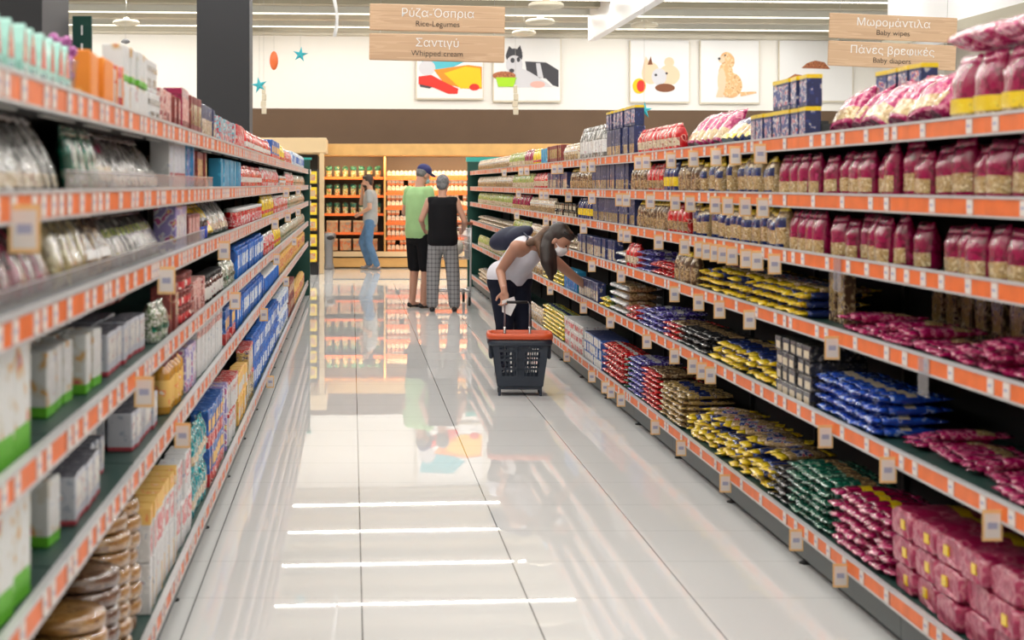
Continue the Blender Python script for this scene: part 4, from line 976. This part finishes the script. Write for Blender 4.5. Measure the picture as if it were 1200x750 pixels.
# ------------------------------------------------------------------ hanging decorations
mat('star_teal', (.03, .42, .50), .4); mat('deco_orange', (.80, .16, .04), .4); mat('deco_cream', (.66, .58, .44), .6)
def hung(name, label, px, py, z, mb, cat='decoration', pname='ornament'):
    X, _, Zc = PX(px, py, z); t = thing(name, label, cat, (X, z, Zc), (0, 0, 0))
    part(pname, mb, t); part('string', MB().tube([(0, 0, .02), (0, 0, 4.45 - Zc)], .0016, 'cord', 5), t)
def star(r, tilt=0):
    b = MB(); pts = []
    n = 10; rr = []
    for y, k in ((-.02, .25), (-.012, .8), (0, 1), (.012, .8), (.02, .25)):
        rr.append([((r if i % 2 == 0 else r * .36) * k * math.sin(2 * math.pi * i / n + tilt), y, (r if i % 2 == 0 else r * .36) * k * math.cos(2 * math.pi * i / n + tilt)) for i in range(n)])
    return b.rings(rr, 'star_teal', sm=False)
hung('starfish_ornament', 'upper teal starfish hanging on the left near the orange shell', 352, 64, 18, star(.085, .15))
hung('starfish_ornament', 'lower teal starfish hanging beside the pillar above the cream strip', 304, 100, 18, star(.09, -.2))
hung('starfish_ornament', 'teal starfish hanging low over the right shelves', 755, 129, 15, star(.075, .1))
hung('shell_ornament', 'orange oval shell hanging beside the dark pillar', 321, 71, 18, MB().ell((0, 0, 0), (.045, .03, .10), 'deco_orange'))
def strip():
    b = MB()
    for i, (x, z, w, h) in enumerate(((0, .12, .02, .06), (.005, .04, .024, .05), (-.003, -.03, .028, .045), (.004, -.10, .026, .05))): b.bev(x - w, x + w, -.01, .01, z - h * .8, z + h * .6, .008, 'deco_cream')
    return b
hung('paper_garland', 'cream paper garland hanging below the teal starfish by the pillar', 309, 118, 18, strip())
hung('paper_garland', 'cream paper garland hanging in front of the brown wall', 604, 118, 17, strip())
hung('ceiling_sensor', 'small grey sensor hanging on a long wire at left', 147, 49, 16, MB().lathe([(.01, -.02), (.035, -.012), (.045, .0), (.03, .02), (.01, .03)], 'bin_grey'), 'sensor', 'sensor_body')
X, _, Z_ = PX(393, 43, 20)
c = thing('dangling_streamer', 'white wavy streamer dangling from the ceiling left of the sign', 'streamer', (X, 20, Z_))
part('ribbon', MB().tube([(-.01 + .03 * math.sin(k * .9), 0, k * .12) for k in range(int((4.48 - Z_) / .12))], .022, 'white', 8), c)
for px, py, z, lab in ((148, 28, 26, 'at left over the shelves'), (640, 8, 20, 'right of the wooden sign, nearest'), (633, 27, 24, 'right of the wooden sign, middle'), (614, 40, 29, 'right of the wooden sign, farthest'), (755, 31, 26, 'right of the white downstand')):
    X, _, Zc = PX(px, py, z); t = thing('pendant_lamp', 'round white pendant lamp ' + lab, 'lamp', (X, z, Zc), group='round pendant lamps')
    part('shade', MB().lathe([(.21, 0), (.205, .03), (.17, .055), (.05, .07), (.04, .10)], 'lamp_cream', 24), t)
    part('lens', MB().lathe([(.10, -.03), (.16, -.02), (.195, -.004), (.195, .004)], 'lamp_cream', 20), t)
    part('rod', MB().tube([(0, 0, .15), (0, 0, 4.5 - Zc)], .006, 'lamp_body', 6), t)

# ------------------------------------------------------------------ rolling basket
mat('basket_navy', (.020, .030, .048), .38, bump=.05); mat('basket_orange', (.60, .085, .02), .4)
def basket():
    t = thing('rolling_basket', 'dark navy rolling basket with orange rim held by bending person', 'basket', (1.20, 12.2, 0), (0, 0, R(-3)))
    wt, wb, dt, db, z0, z1 = .415, .325, .30, .24, .075, .41
    def P(side, u, v, off=0):
        w, d, z = wb + (wt - wb) * v, db + (dt - db) * v, z0 + (z1 - z0) * v
        if side == 0: return ((u - .5) * w, -d / 2 + off, z)
        if side == 1: return ((.5 - u) * w, d / 2 - off, z)
        if side == 2: return (w / 2 - off, (u - .5) * d, z)
        return (-w / 2 + off, (.5 - u) * d, z)
    for sd, nm in enumerate(('front_wall', 'rear_wall', 'side_wall', 'side_wall')):
        b = MB()
        def slab(u0, u1, v0, v1, th=.005, o=0):
            q = [P(sd, u, v, o + k) for k in (0, th) for u, v in ((u0, v0), (u1, v0), (u1, v1), (u0, v1))]
            i = len(b.v); b.v += q
            for f in ((0, 1, 2, 3), (7, 6, 5, 4), (0, 4, 5, 1), (1, 5, 6, 2), (2, 6, 7, 3), (3, 7, 4, 0)): b.face([i + k for k in f], 'basket_navy')
        slab(0, 1, 0, .20); slab(0, 1, .92, 1); slab(0, .13, .2, .92); slab(.87, 1, .2, .92)
        for v0, v1 in ((.33, .38), (.52, .57), (.71, .77)): slab(.13, .87, v0, v1)
        for k in range(1, 9): slab(.13 + k * .74 / 9 - .012, .13 + k * .74 / 9 + .012, .2, .92, .004)
        if sd < 2: slab(.42, .58, .2, .71, .006); slab(.30, .70, .77, .80)
        part(nm, b, t)
    part('floor_pan', MB().bev(-wb / 2, wb / 2, -db / 2, db / 2, .068, .082, .004, 'basket_navy'), t)
    def rim(o0, o1, za, zb, m, skirt=0):
        def loop(o, z):
            r_ = []
            for j in range(32):
                a = 2 * math.pi * (j + .5) / 32; x = math.copysign(abs(math.cos(a)) ** .35, math.cos(a)); y = math.copysign(abs(math.sin(a)) ** .35, math.sin(a))
                r_.append((x * (wt / 2 + o), y * (dt / 2 + o), z - skirt * max(0, abs(x) - .75) * 4 * .5))
            return r_
        return MB().rings([loop(o0 * .0 - .004, za), loop(o1, za), loop(o1 + .002, (za + zb) / 2), loop(o1 - .004, zb), loop(-.002, zb), loop(-.004, za)], m, caps=False)
    part('rim', rim(0, .026, .405, .445, 'basket_orange'), t)
    part('rim_skirt', rim(0, .022, .36, .404, 'basket_navy'), t)
    for s in (-1, 1):
        part('side_grip', MB().bev(s * .205 - .014, s * .205 + .014, -.10, .10, .26, .40, .012, 'basket_navy', Matrix.Rotation(R(0), 4, 'Y')), t)
        part('wheel', MB().rings([[(s * .145 + k, .0 + .028 * math.cos(a), .030 + .028 * math.sin(a)) for a in [2 * math.pi * j / 16 for j in range(16)]] for k in (-.009, .009)], 'rubber', M=Matrix.Translation((0, .09, 0))), t)
        part('foot', MB().bev(s * .145 - .010, s * .145 + .010, -.11, -.085, .0, .075, .004, 'basket_navy'), t)
    part('chassis', MB().bev(-.155, .155, -.11, .12, .045, .07, .006, 'basket_navy'), t)
    h = part('pull_handle', MB().tube([(-.10, .135, .10), (-.10, .135, .63), (-.09, .135, .648), (.07, .135, .648), (.08, .135, .63), (.08, .135, .10)], .0055, 'steel', 8), t)
    part('grip', MB().tube([(-.085, .135, .648), (.065, .135, .648)], .011, 'black', 10), h)
    part('handle_sleeve', MB().tube([(-.10, .135, .35), (-.10, .135, .47)], .009, 'steel', 8).tube([(.08, .135, .35), (.08, .135, .47)], .009, 'steel', 8), h)
basket()

# ------------------------------------------------------------------ shopping trolley
mat('trolley_wire', (.60, .60, .62), .35, metal=.5)
t = thing('shopping_trolley', 'metal wire shopping trolley in front of the older couple', 'trolley', (1.235, 20.95, 0))
b = MB()
def lp(w, y0, y1, z): return [(-w, y0, z), (w, y0, z), (w * .8, y1, z), (-w * .8, y1, z), (-w, y0, z)]
for z, f in ((.95, 1), (.86, .97), (.77, .94), (.68, .91), (.58, .88)): b.tube(lp(.235 * f, .02, .02 + .80 * f, z), .005, 'trolley_wire', 5)
for k in range(9):
    x = -.235 + k * .05875; b.tube([(x, .02, .95), (x * .88, .03, .58), (x * .7, .72, .60), (x * .8, .82, .95)], .003, 'trolley_wire', 5)
for k in range(10):
    y = .06 + k * .08
    for s in (-1, 1): b.tube([(s * (.235 - k * .0048), y, .95), (s * .2, .03 + (y - .02) * .86, .58)], .003, 'trolley_wire', 5)
part('wire_basket', b, t)
part('chassis', MB().tube([(-.23, 0, .98), (-.23, .10, .18), (-.21, .8, .16), (.21, .8, .16), (.23, .10, .18), (.23, 0, .98)], .013, 'trolley_wire', 8).tube([(-.23, .1, .18), (.23, .1, .18)], .01, 'trolley_wire', 6), t)
mat('handle_red', (.30, .10, .06), .4)
part('handle_bar', MB().tube([(-.25, -.04, 1.02), (.25, -.04, 1.02)], .017, 'handle_red', 10).tube([(-.23, 0, .97), (-.23, -.04, 1.02)], .012, 'bin_grey').tube([(.23, 0, .97), (.23, -.04, 1.02)], .012, 'bin_grey'), t)
for x, y in ((-.22, .12), (.22, .12), (-.19, .78), (.19, .78)):
    w = part('caster', MB().box(x - .016, x + .016, y - .02, y + .02, .07, .165, 'bin_grey'), t)
    part('wheel', MB().rings([[(x + k, y + .055 * math.cos(a), .056 + .055 * math.sin(a)) for a in [2 * math.pi * j / 18 for j in range(18)]] for k in (-.014, .014)], 'rubber'), w)
printed('bag_white', (.62, .60, .55), [(.7, .68, .62), (.45, .55, .4)], 10, .5, cover=.4)
tag(link('grocery_bag', MB().ell((0, 0, .11), (.17, .25, .12), 'bag_white').mesh('grocery_bag'), None, (1.235, 21.33, .6)), 'pale shopping bag lying inside the wire trolley', 'bag')

# ------------------------------------------------------------------ people
def skinmat(name, c):
    m = mat(name, c, .5, bump=.03, bscale=90); m.node_tree.nodes['Principled BSDF'].inputs['Subsurface Weight'].default_value = .08
    return m
skinmat('skin_a', (.46, .24, .16)); skinmat('skin_b', (.50, .27, .19)); skinmat('skin_c', (.48, .27, .18))
mat('tee_white', (.66, .66, .72), .8, var=.05, bscale=9, bump=.15); mat('trouser_navy', (.008, .010, .022), .9, spec=.2, bump=.15, bscale=12)
mat('polo_lime', (.33, .55, .25), .8, var=.06, bscale=7, bump=.25); mat('cloth_black', (.007, .007, .009), .9, spec=.2, bump=.15, bscale=12)
mat('jeans', (.07, .15, .27), .85, var=.2, bscale=9); mat('tee_grey', (.30, .31, .31), .85, var=.06, bscale=9)
mat('hair_dark', (.022, .013, .010), .45); mat('hair_brown', (.11, .055, .028), .45, var=.3, bscale=25); mat('hair_grey', (.14, .14, .145), .6, var=.4, bscale=40)
mat('cap_navy', (.02, .025, .13), .7); mat('mask_white', (.72, .72, .74), .7); mat('mask_blue', (.35, .50, .55), .7); mat('bag_navy', (.010, .014, .040), .6, bump=.2, bscale=14)
mat('shoe_grey', (.16, .16, .17), .6); mat('sandal', (.015, .012, .012), .6); mat('camo', (.045, .045, .035), .85, var=.5, bscale=14); mat('eye', (.02, .015, .012), .2); mat('lip', (.4, .14, .12), .5)
def plaid():
    m, N, L, p = nt('plaid'); tc = N.new('ShaderNodeTexCoord'); sp = N.new('ShaderNodeSeparateXYZ'); L.new(tc.outputs['Object'], sp.inputs[0]); p.inputs['Roughness'].default_value = .9
    o = []
    for i, pr in ((0, .022), (2, .026)):
        a = N.new('ShaderNodeMath'); a.operation = 'PINGPONG'; a.inputs[1].default_value = pr; L.new(sp.outputs[i], a.inputs[0])
        c = N.new('ShaderNodeMath'); c.operation = 'LESS_THAN'; c.inputs[1].default_value = .006; L.new(a.outputs[0], c.inputs[0]); o.append(c.outputs[0])
    ad = N.new('ShaderNodeMath'); ad.operation = 'ADD'; L.new(o[0], ad.inputs[0]); L.new(o[1], ad.inputs[1])
    cr = N.new('ShaderNodeValToRGB'); cr.color_ramp.elements[0].color = (.27, .27, .28, 1); cr.color_ramp.elements[1].color = (.07, .07, .08, 1)
    ml = N.new('ShaderNodeMath'); ml.operation = 'MULTIPLY'; ml.inputs[1].default_value = .5; L.new(ad.outputs[0], ml.inputs[0]); L.new(ml.outputs[0], cr.inputs[0]); L.new(cr.outputs[0], p.inputs['Base Color'])
plaid()
def blob(name, prims, m, parent, voxel=.010, smooth=5, disp=0):
    """one continuous surface grown around capsules ('c', p0, r0, p1, r1) and ellipsoids ('e', centre, radii, matrix)"""
    b = MB()
    for q in prims:
        if q[0] == 'r': b.rings(q[1], m)
        elif q[0] == 'c':
            p0, r0, p1, r1 = Vector(q[1]), q[2], Vector(q[3]), q[4]; ax = p1 - p0; L = ax.length
            Mx = Matrix.Translation(p0) @ (ax.to_track_quat('Z', 'Y').to_matrix().to_4x4() if L > 1e-5 else Matrix())
            pr = [(r0 * math.sin(a), -r0 * math.cos(a)) for a in [math.pi / 2 * (k + .15) / 5 for k in range(5)]]
            pr += [(r0 + (r1 - r0) * k / 6, L * k / 6) for k in range(7)]
            pr += [(r1 * math.cos(a), L + r1 * math.sin(a)) for a in [math.pi / 2 * (k + .85) / 5 for k in range(5)]]
            b.lathe(pr, m, 16, M=Mx)
        else:
            Mx = Matrix.Translation(Vector(q[1])) @ (q[3].to_4x4() if len(q) > 3 else Matrix()); b.ell((0, 0, 0), q[2], m, 18, 12, M=Mx)
    me = b.mesh(name); o = bpy.data.objects.new(name, me); COL.objects.link(o)
    r = o.modifiers.new('r', 'REMESH'); r.mode = 'VOXEL'; r.voxel_size = voxel; r.use_smooth_shade = True
    if smooth: s = o.modifiers.new('s', 'SMOOTH'); s.factor = .5; s.iterations = smooth
    bpy.context.view_layer.update()
    me2 = bpy.data.meshes.new_from_object(o.evaluated_get(bpy.context.evaluated_depsgraph_get()))
    me2.materials.clear(); me2.materials.append(MATS[m])
    bpy.data.objects.remove(o); o = bpy.data.objects.new(name, me2); COL.objects.link(o)
    inv = Matrix.Translation(-Vector(parent.location)) if parent else Matrix()
    if parent: me2.transform(inv); o.parent = parent
    for p in me2.polygons: p.use_smooth = True
    return o
def frame(f, up=(0, 0, 1)):
    f = Vector(f).normalized(); up = Vector(up); r = f.cross(up).normalized(); u = r.cross(f).normalized()
    return Matrix((r, f, u)).transposed()        # columns: right, forward, up
def headp(c, F, k=1):
    c = Vector(c); E = lambda p, r: ('e', c + F @ Vector(p) * k, [x * k for x in r], F)
    return [E((0, -.005, .025), (.073, .092, .098)), E((0, .028, -.035), (.058, .062, .070)), E((0, .055, -.078), (.030, .030, .024)), E((0, .094, -.016), (.011, .018, .020)), E((0, .088, .012), (.009, .012, .022)),
            E((.073, -.005, -.012), (.010, .018, .030)), E((-.073, -.005, -.012), (.010, .018, .030)), E((0, .084, -.052), (.022, .010, .008))]
def hand(w, d, n, side, curl=.6, k=1, spread=.25):
    """palm from the wrist w along d, palm facing n, five fingers of unequal length, thumb at the side"""
    w, d, n = Vector(w), Vector(d).normalized(), Vector(n); n = (n - d * n.dot(d)).normalized(); s = d.cross(n).normalized() * side
    F = Matrix((s, d, n)).transposed(); P = [('e', w + d * .045 * k, (.040 * k, .052 * k, .015 * k), F), ('c', w - d * .02, .024 * k, w + d * .02 * k, .027 * k)]
    for i, (off, L) in enumerate(((-.028, .060), (-.010, .076), (.010, .082), (.028, .074))):
        a = w + d * .082 * k + s * off * k; a0 = w + d * .05 * k + s * off * .8 * k
        d1 = (d * math.cos(curl * .6) + n * math.sin(curl * .6) + s * spread * off * 6).normalized(); d2 = (d * math.cos(curl * 1.7) + n * math.sin(curl * 1.7) + s * spread * off * 5).normalized()
        m_ = a + d1 * L * .5 * k; e = m_ + d2 * L * .5 * k
        P += [('c', a0, .0095 * k, a, .0095 * k), ('c', a, .0092 * k, m_, .0085 * k), ('c', m_, .0085 * k, e, .0068 * k)]
    a = w + d * .025 * k + s * .030 * k; m_ = a + (d * .6 + s * .7 + n * .3).normalized() * .036 * k; e = m_ + (d * .85 + s * .15 + n * .5).normalized() * .030 * k
    P += [('c', a, .013 * k, m_, .011 * k), ('c', m_, .011 * k, e, .009 * k)]
    return P
def limb(a, b, c, r0, r1, r2): return [('c', a, r0, b, r1), ('c', b, r1, c, r2)]
def faceparts(c, F, root, mask, k=1):
    c = Vector(c); b = MB()
    for s in (-1, 1): b.ell((0, 0, 0), (.012 * k, .006 * k, .007 * k), 'eye', 10, 8, M=Matrix.Translation(c + F @ Vector((s * .030, .083, .008)) * k) @ F.to_4x4())
    me = b.mesh('eyes'); me.transform(Matrix.Translation(-Vector(root.location))); link('eyes', me, root)
    if mask:
        E = lambda p, r: ('e', c + F @ Vector(p) * k, [x * k for x in r], F)
        blob('face_mask', [E((0, .052, -.048), (.060, .052, .045)), E((0, .075, -.028), (.030, .034, .032)), ('c', c + F @ Vector((.056, .05, -.03)) * k, .004, c + F @ Vector((.076, -.01, -.01)) * k, .004), ('c', c + F @ Vector((-.056, .05, -.03)) * k, .004, c + F @ Vector((-.076, -.01, -.01)) * k, .004)], mask, root, .005, 2)

# --- the bending person by the right shelves
def bending():
    root = thing('person', 'person in white sleeveless top and navy trousers bending to the right shelf', 'person', (1.22, 13.15, 0))
    V = Vector
    pel = V((1.215, 13.18, .76)); waist = V((1.25, 13.10, .87)); chest = V((1.32, 12.96, .985)); neckb = V((1.37, 12.88, 1.045)); hc = V((1.545, 12.76, 1.075))
    F = frame((.72, -.38, -.58), (.35, 0, 1)); k = .98
    shR, shL = V((1.235, 12.80, 1.03)), V((1.475, 13.00, .985)); elR, haR = V((1.130, 12.95, .845)), V((1.140, 12.745, .705))
    elL, haL = V((1.69, 13.03, .80)), V((1.865, 13.06, .665))
    hipR, hipL = V((1.155, 13.12, .74)), V((1.285, 13.22, .74)); knR, knL = V((1.165, 12.98, .42)), V((1.31, 13.06, .42)); anR, anL = V((1.15, 13.10, .08)), V((1.30, 13.24, .08))
    TQ = (neckb - pel).to_track_quat('Z', 'Y').to_matrix()
    torso = [('c', pel, .125, waist, .105), ('c', waist, .105, chest, .115), ('c', chest, .115, neckb - V((.01, -.02, .02)), .075), ('c', shR, .052, chest, .085), ('c', shL, .052, chest, .085), ('c', hipR, .105, hipL, .105), ('c', shR, .05, shL, .05)]
    body = torso + [('c', neckb, .05, hc + F @ V((0, -.02, -.05)), .047)] + headp(hc, F, k)
    body += limb(shR, elR, haR, .047, .037, .024) + limb(shL, elL, haL, .047, .035, .024) + hand(haR, (.02, -.25, -1), (-.3, -.6, 0), 1, .9, .95) + hand(haL, (1, .1, -.35), (0, 0, -1), -1, .5, .95)
    body += limb(hipR, knR, anR, .088, .055, .038) + limb(hipL, knL, anL, .088, .055, .038)
    for a in (anR, anL): body += [('c', a + V((.0, .02, -.035)), .036, a + V((.08, -.10, -.052)), .026)]
    blob('body', body, 'skin_a', root, .007, 3)
    blob('top', [('c', pel + V((0, 0, .02)), .137, waist, .123), ('c', waist, .123, chest, .128), ('c', chest, .128, neckb - V((.02, -.03, .05)), .083), ('c', shR * .72 + chest * .28, .054, chest, .095), ('c', shL * .72 + chest * .28, .054, chest, .095), ('c', hipR + V((0, 0, .06)), .118, hipL + V((0, 0, .06)), .118)], 'tee_white', root, .009, 4)
    tr = [('c', hipR + V((0, 0, .01)), .117, hipL + V((0, 0, .01)), .117)] + limb(hipR, knR, anR + V((0, 0, .02)), .104, .070, .055) + limb(hipL, knL, anL + V((0, 0, .02)), .104, .070, .055)
    blob('trousers', tr, 'trouser_navy', root, .010, 4)
    E = lambda p, r: ('e', hc + F @ V(p) * k, [x * k for x in r], F)
    hair = [E((0, -.030, .045), (.086, .090, .096)), E((0, .02, .082), (.074, .070, .045)), E((-.055, -.04, -.01), (.035, .06, .07)), E((.055, -.05, -.02), (.032, .05, .07))]
    b0 = hc + F @ V((0, -.08, .0))
    hair += [('c', b0, .060, V((1.46, 12.74, 1.02)), .060), ('c', V((1.46, 12.74, 1.02)), .060, V((1.455, 12.70, .92)), .050), ('c', V((1.455, 12.70, .92)), .050, V((1.485, 12.69, .80)), .020), ('c', V((1.49, 12.72, .99)), .04, V((1.51, 12.70, .85)), .022)]
    blob('hair', hair, 'hair_dark', root, .008, 2)
    blob('hair_lock', [('c', b0 + V((-.02, 0, .03)), .040, V((1.40, 12.80, 1.085)), .040), ('c', V((1.40, 12.80, 1.085)), .040, V((1.33, 12.80, 1.06)), .026), ('c', V((1.40, 12.78, 1.07)), .035, V((1.42, 12.73, .96)), .022)], 'hair_brown', root, .008, 2)
    faceparts(hc, F, root, 'mask_white', k)
    g = MB().tube([hc + F @ V((-.085, .02, .09)) * k, hc + F @ V((-.04, .085, .105)) * k, hc + F @ V((.04, .085, .105)) * k, hc + F @ V((.085, .02, .09)) * k], .006, 'eye', 8)
    me = g.mesh('sunglasses'); me.transform(Matrix.Translation(-V(root.location))); link('sunglasses', me, root)
    for a in (anR, anL): blob('shoe', [('c', a + V((-.01, .03, -.035)), .043, a + V((.085, -.11, -.048)), .030)], 'shoe_grey', root, .008, 2)
    bg = thing('shoulder_bag', 'navy bag slung behind the shoulder of the bending person', 'bag', (1.23, 13.2, 1.1))
    B = frame((.9, -.2, .35)); blob('bag_body', [('e', V((1.20, 13.10, 1.085)), (.075, .155, .085), B), ('e', V((1.27, 13.05, 1.115)), (.07, .13, .06), B)], 'bag_navy', bg, .010, 3)
    me = MB().tube([V((1.30, 13.02, 1.14)), V((1.33, 12.86, 1.10)), V((1.29, 12.80, 1.0)), V((1.20, 12.90, .93)), V((1.17, 13.0, .93))], .008, 'bag_navy', 8).mesh('strap'); me.transform(Matrix.Translation(-V(bg.location))); link('strap', me, bg)
    nb = MB(); nb.rings([[(-.030 + .004 * math.sin(j), y, z) for j in (0,)] + [(.060, y, z + .03), (.075, y + .001, z - .03), (.035, y + .004, z - .115), (-.030, y + .001, z - .085)] for y, z in ((0, 0), (.0015, 0))], 'white', sm=False)
    tag(link('paper_note', nb.mesh('paper_note'), None, (1.150, 12.70, .635)), 'white paper note held in the hanging hand of the bending person', 'note')
bending()

def standing(loc, head, label, H, spec):
    root = thing('person', label, 'person', loc); V = Vector; f = V((math.sin(head), math.cos(head), 0)); r = V((f.y, -f.x, 0)); base = V(loc); k = H / 1.72
    P = lambda a, b, c: base + (r * a + f * b + V((0, 0, c))) * k
    J = dict(hip=P(0, 0, .92), chest=P(0, .01, 1.26), neck=P(0, .0, 1.45), head=P(*spec.get('head', (0, .05, 1.60))), shL=P(-.175, 0, 1.40), shR=P(.175, 0, 1.40), hL=P(-.09, 0, .88), hR=P(.09, 0, .88))
    for n, d in dict(kL=(-.10, .02, .48), kR=(.10, .02, .48), aL=(-.10, -.02, .08), aR=(.10, -.02, .08), eL=(-.24, -.02, 1.14), eR=(.24, -.02, 1.14), wL=(-.18, .2, 1.02), wR=(.18, .2, 1.02)).items(): J[n] = P(*spec.get(n, d))
    lk = spec.get('look', (0, 1, -.25)); F = frame(r * lk[0] + f * lk[1] + V((0, 0, lk[2]))); g = spec.get('girth', 1)
    FR = Matrix((r, f, V((0, 0, 1)))).transposed()
    def tor(o):
        rr = []
        for z_, rx, ry in ((.80, .12, .09), (.84, .150 * g, .108 * g), (.92, .160 * g, .120 * g), (1.04, .146 * g, .114 * g), (1.16, .150 * g, .116 * g), (1.27, .168, .118), (1.36, .175, .105), (1.42, .13, .08), (1.45, .07, .06)):
            rr.append([P((rx + o / k) * math.cos(a), (ry + o / k) * math.sin(a), z_) for a in [2 * math.pi * j / 28 for j in range(28)]])
        return [('r', rr), ('c', J['shL'].lerp(J['shR'], .06), .040 * k + o, J['shR'].lerp(J['shL'], .06), .040 * k + o)]
    tor_old = lambda o: [('e', P(0, .0, .92), (.155 * g * k + o, .115 * g * k + o, .13 * k + o), FR), ('e', P(0, .01, 1.08), (.140 * g * k + o, .110 * g * k + o, .16 * k + o), FR), ('e', P(0, .0, 1.27), (.165 * k + o, .110 * k + o, .17 * k + o), FR), ('c', J['shL'], .055 * k + o, J['shR'], .055 * k + o)]
    body = tor(0) + [('c', P(0, -.01, 1.38), .06 * k, J['head'] + F @ V((0, -.02, -.05)), .052 * k)] + headp(J['head'], F, k)
    for s, n in ((-1, 'L'), (1, 'R')):
        body += limb(J['sh' + n], J['e' + n], J['w' + n], .048 * k, .038 * k, .027 * k) + hand(J['w' + n], J['w' + n] - J['e' + n], r * -s, s, .5, k)
        body += limb(J['h' + n], J['k' + n], J['a' + n], .085 * k, .056 * k, .040 * k) + [('c', J['a' + n] + V((0, 0, -.038)) - f * .03, .036, J['a' + n] + f * .13 * k + V((0, 0, -.052)), .026)]
    blob('body', body, spec['skin'], root, .009, 3)
    sl = spec.get('sleeve', .5)
    top = tor(.016) + [('c', P(0, 0, spec.get('hem', .88) + .10), .15 * g * k, P(0, 0, 1.1), .12 * g * k)] if False else tor(.018)
    top = [q for q in top]
    top.append(('e', P(0, 0, spec.get('hem', .90)), (.172 * g * k, .132 * g * k, .11), FR))
    if sl:
        for n in 'LR': top.append(('c', J['sh' + n], .068 * k, J['sh' + n].lerp(J['e' + n], sl), .060 * k))
    blob('top', top, spec['top'], root, .010, 12)
    leg = [('e', P(0, 0, .86), (.165 * g * k, .125 * g * k, .12 * k), FR)]
    for n in 'LR':
        if spec.get('shorts'): leg += [('c', J['h' + n], .105 * k, J['h' + n].lerp(J['k' + n], .95), .085 * k)]
        else: leg += limb(J['h' + n], J['k' + n], J['a' + n] + V((0, 0, .02)), .098 * k, spec.get('kw', .075) * k, spec.get('aw', .062) * k)
    blob('shorts' if spec.get('shorts') else 'trousers', leg, spec['leg'], root, .010, 4)
    for n in 'LR': blob('shoe', [('c', J['a' + n] + V((0, 0, -.045)) - f * .04, .034, J['a' + n] + f * .14 * k + V((0, 0, -.055)), .028)] + ([('c', J['a' + n] + V((0, 0, -.02)), .042, J['a' + n] + V((0, 0, -.04)) + f * .05, .038)] if spec.get('shoe') != 'sandal' else []), spec['shoe'], root, .008, 2)
    E = lambda p, q: ('e', J['head'] + F @ V(p) * k, [x * k for x in q], F)
    if 'cap' in spec:
        blob('hair', [E((0, -.035, .02), (.078, .072, .075))], spec['hair'], root, .008, 2)
        blob('cap', [E((0, -.008, .065), (.086, .100, .075)), E((0, .10, .055), (.062, .075, .012))], spec['cap'], root, .007, 2)
    elif spec['hair']: blob('hair', [E((0, -.025, .045), (.086, .092, .095)), E((0, -.06, -.02), (.068, .045, .065)), E((0, .03, .085), (.07, .065, .04))], spec['hair'], root, .008, 2)
    if spec.get('beard'): blob('beard', [E((0, .045, -.065), (.056, .052, .042))], spec['beard'], root, .007, 2)
    faceparts(J['head'], F, root, spec.get('mask'), k); return root, P, J
standing((.82, 20.75, 0), R(50), 'person in lime polo, navy cap and black shorts standing beside the trolley', 1.74,
         dict(skin='skin_b', top='polo_lime', leg='cloth_black', shorts=1, shoe='sandal', hair='hair_grey', cap='cap_navy', mask='mask_blue', girth=1.12, look=(.1, 1, -.45), head=(0, .07, 1.59), hem=.93, wR=(.2, .22, 1.10), wL=(-.2, .22, 1.08)))
standing((1.075, 20.15, 0), R(4), 'person seen from behind in black sleeveless top and grey checked trousers', 1.60,
         dict(skin='skin_b', top='cloth_black', leg='plaid', shoe='sandal', hair='hair_grey', mask='mask_white', sleeve=0, girth=1.12, hem=.98, look=(.12, 1, -.3), eL=(-.27, -.02, 1.16), wL=(-.25, .16, 1.06), eR=(.28, -.02, 1.14), wR=(.26, .16, 1.05), kL=(-.12, .02, .48), kR=(.13, .02, .48), aL=(-.13, -.02, .08), aR=(.15, -.02, .08), kw=.088, aw=.075))
standing((.33, 30.0, 0), R(-82), 'person in grey tee and blue jeans near the chiller, hand raised to face', 1.66,
         dict(skin='skin_c', top='tee_grey', leg='jeans', shoe='shoe_grey', hair='hair_dark', beard='hair_dark', look=(0, 1, -.1), eR=(.2, .20, 1.20), wR=(.10, .16, 1.46), eL=(-.23, -.02, 1.13), wL=(-.12, .18, 1.02), kR=(.09, .16, .50), aR=(.09, .03, .09), kL=(-.10, .02, .48), aL=(-.10, -.13, .08), sleeve=.55))
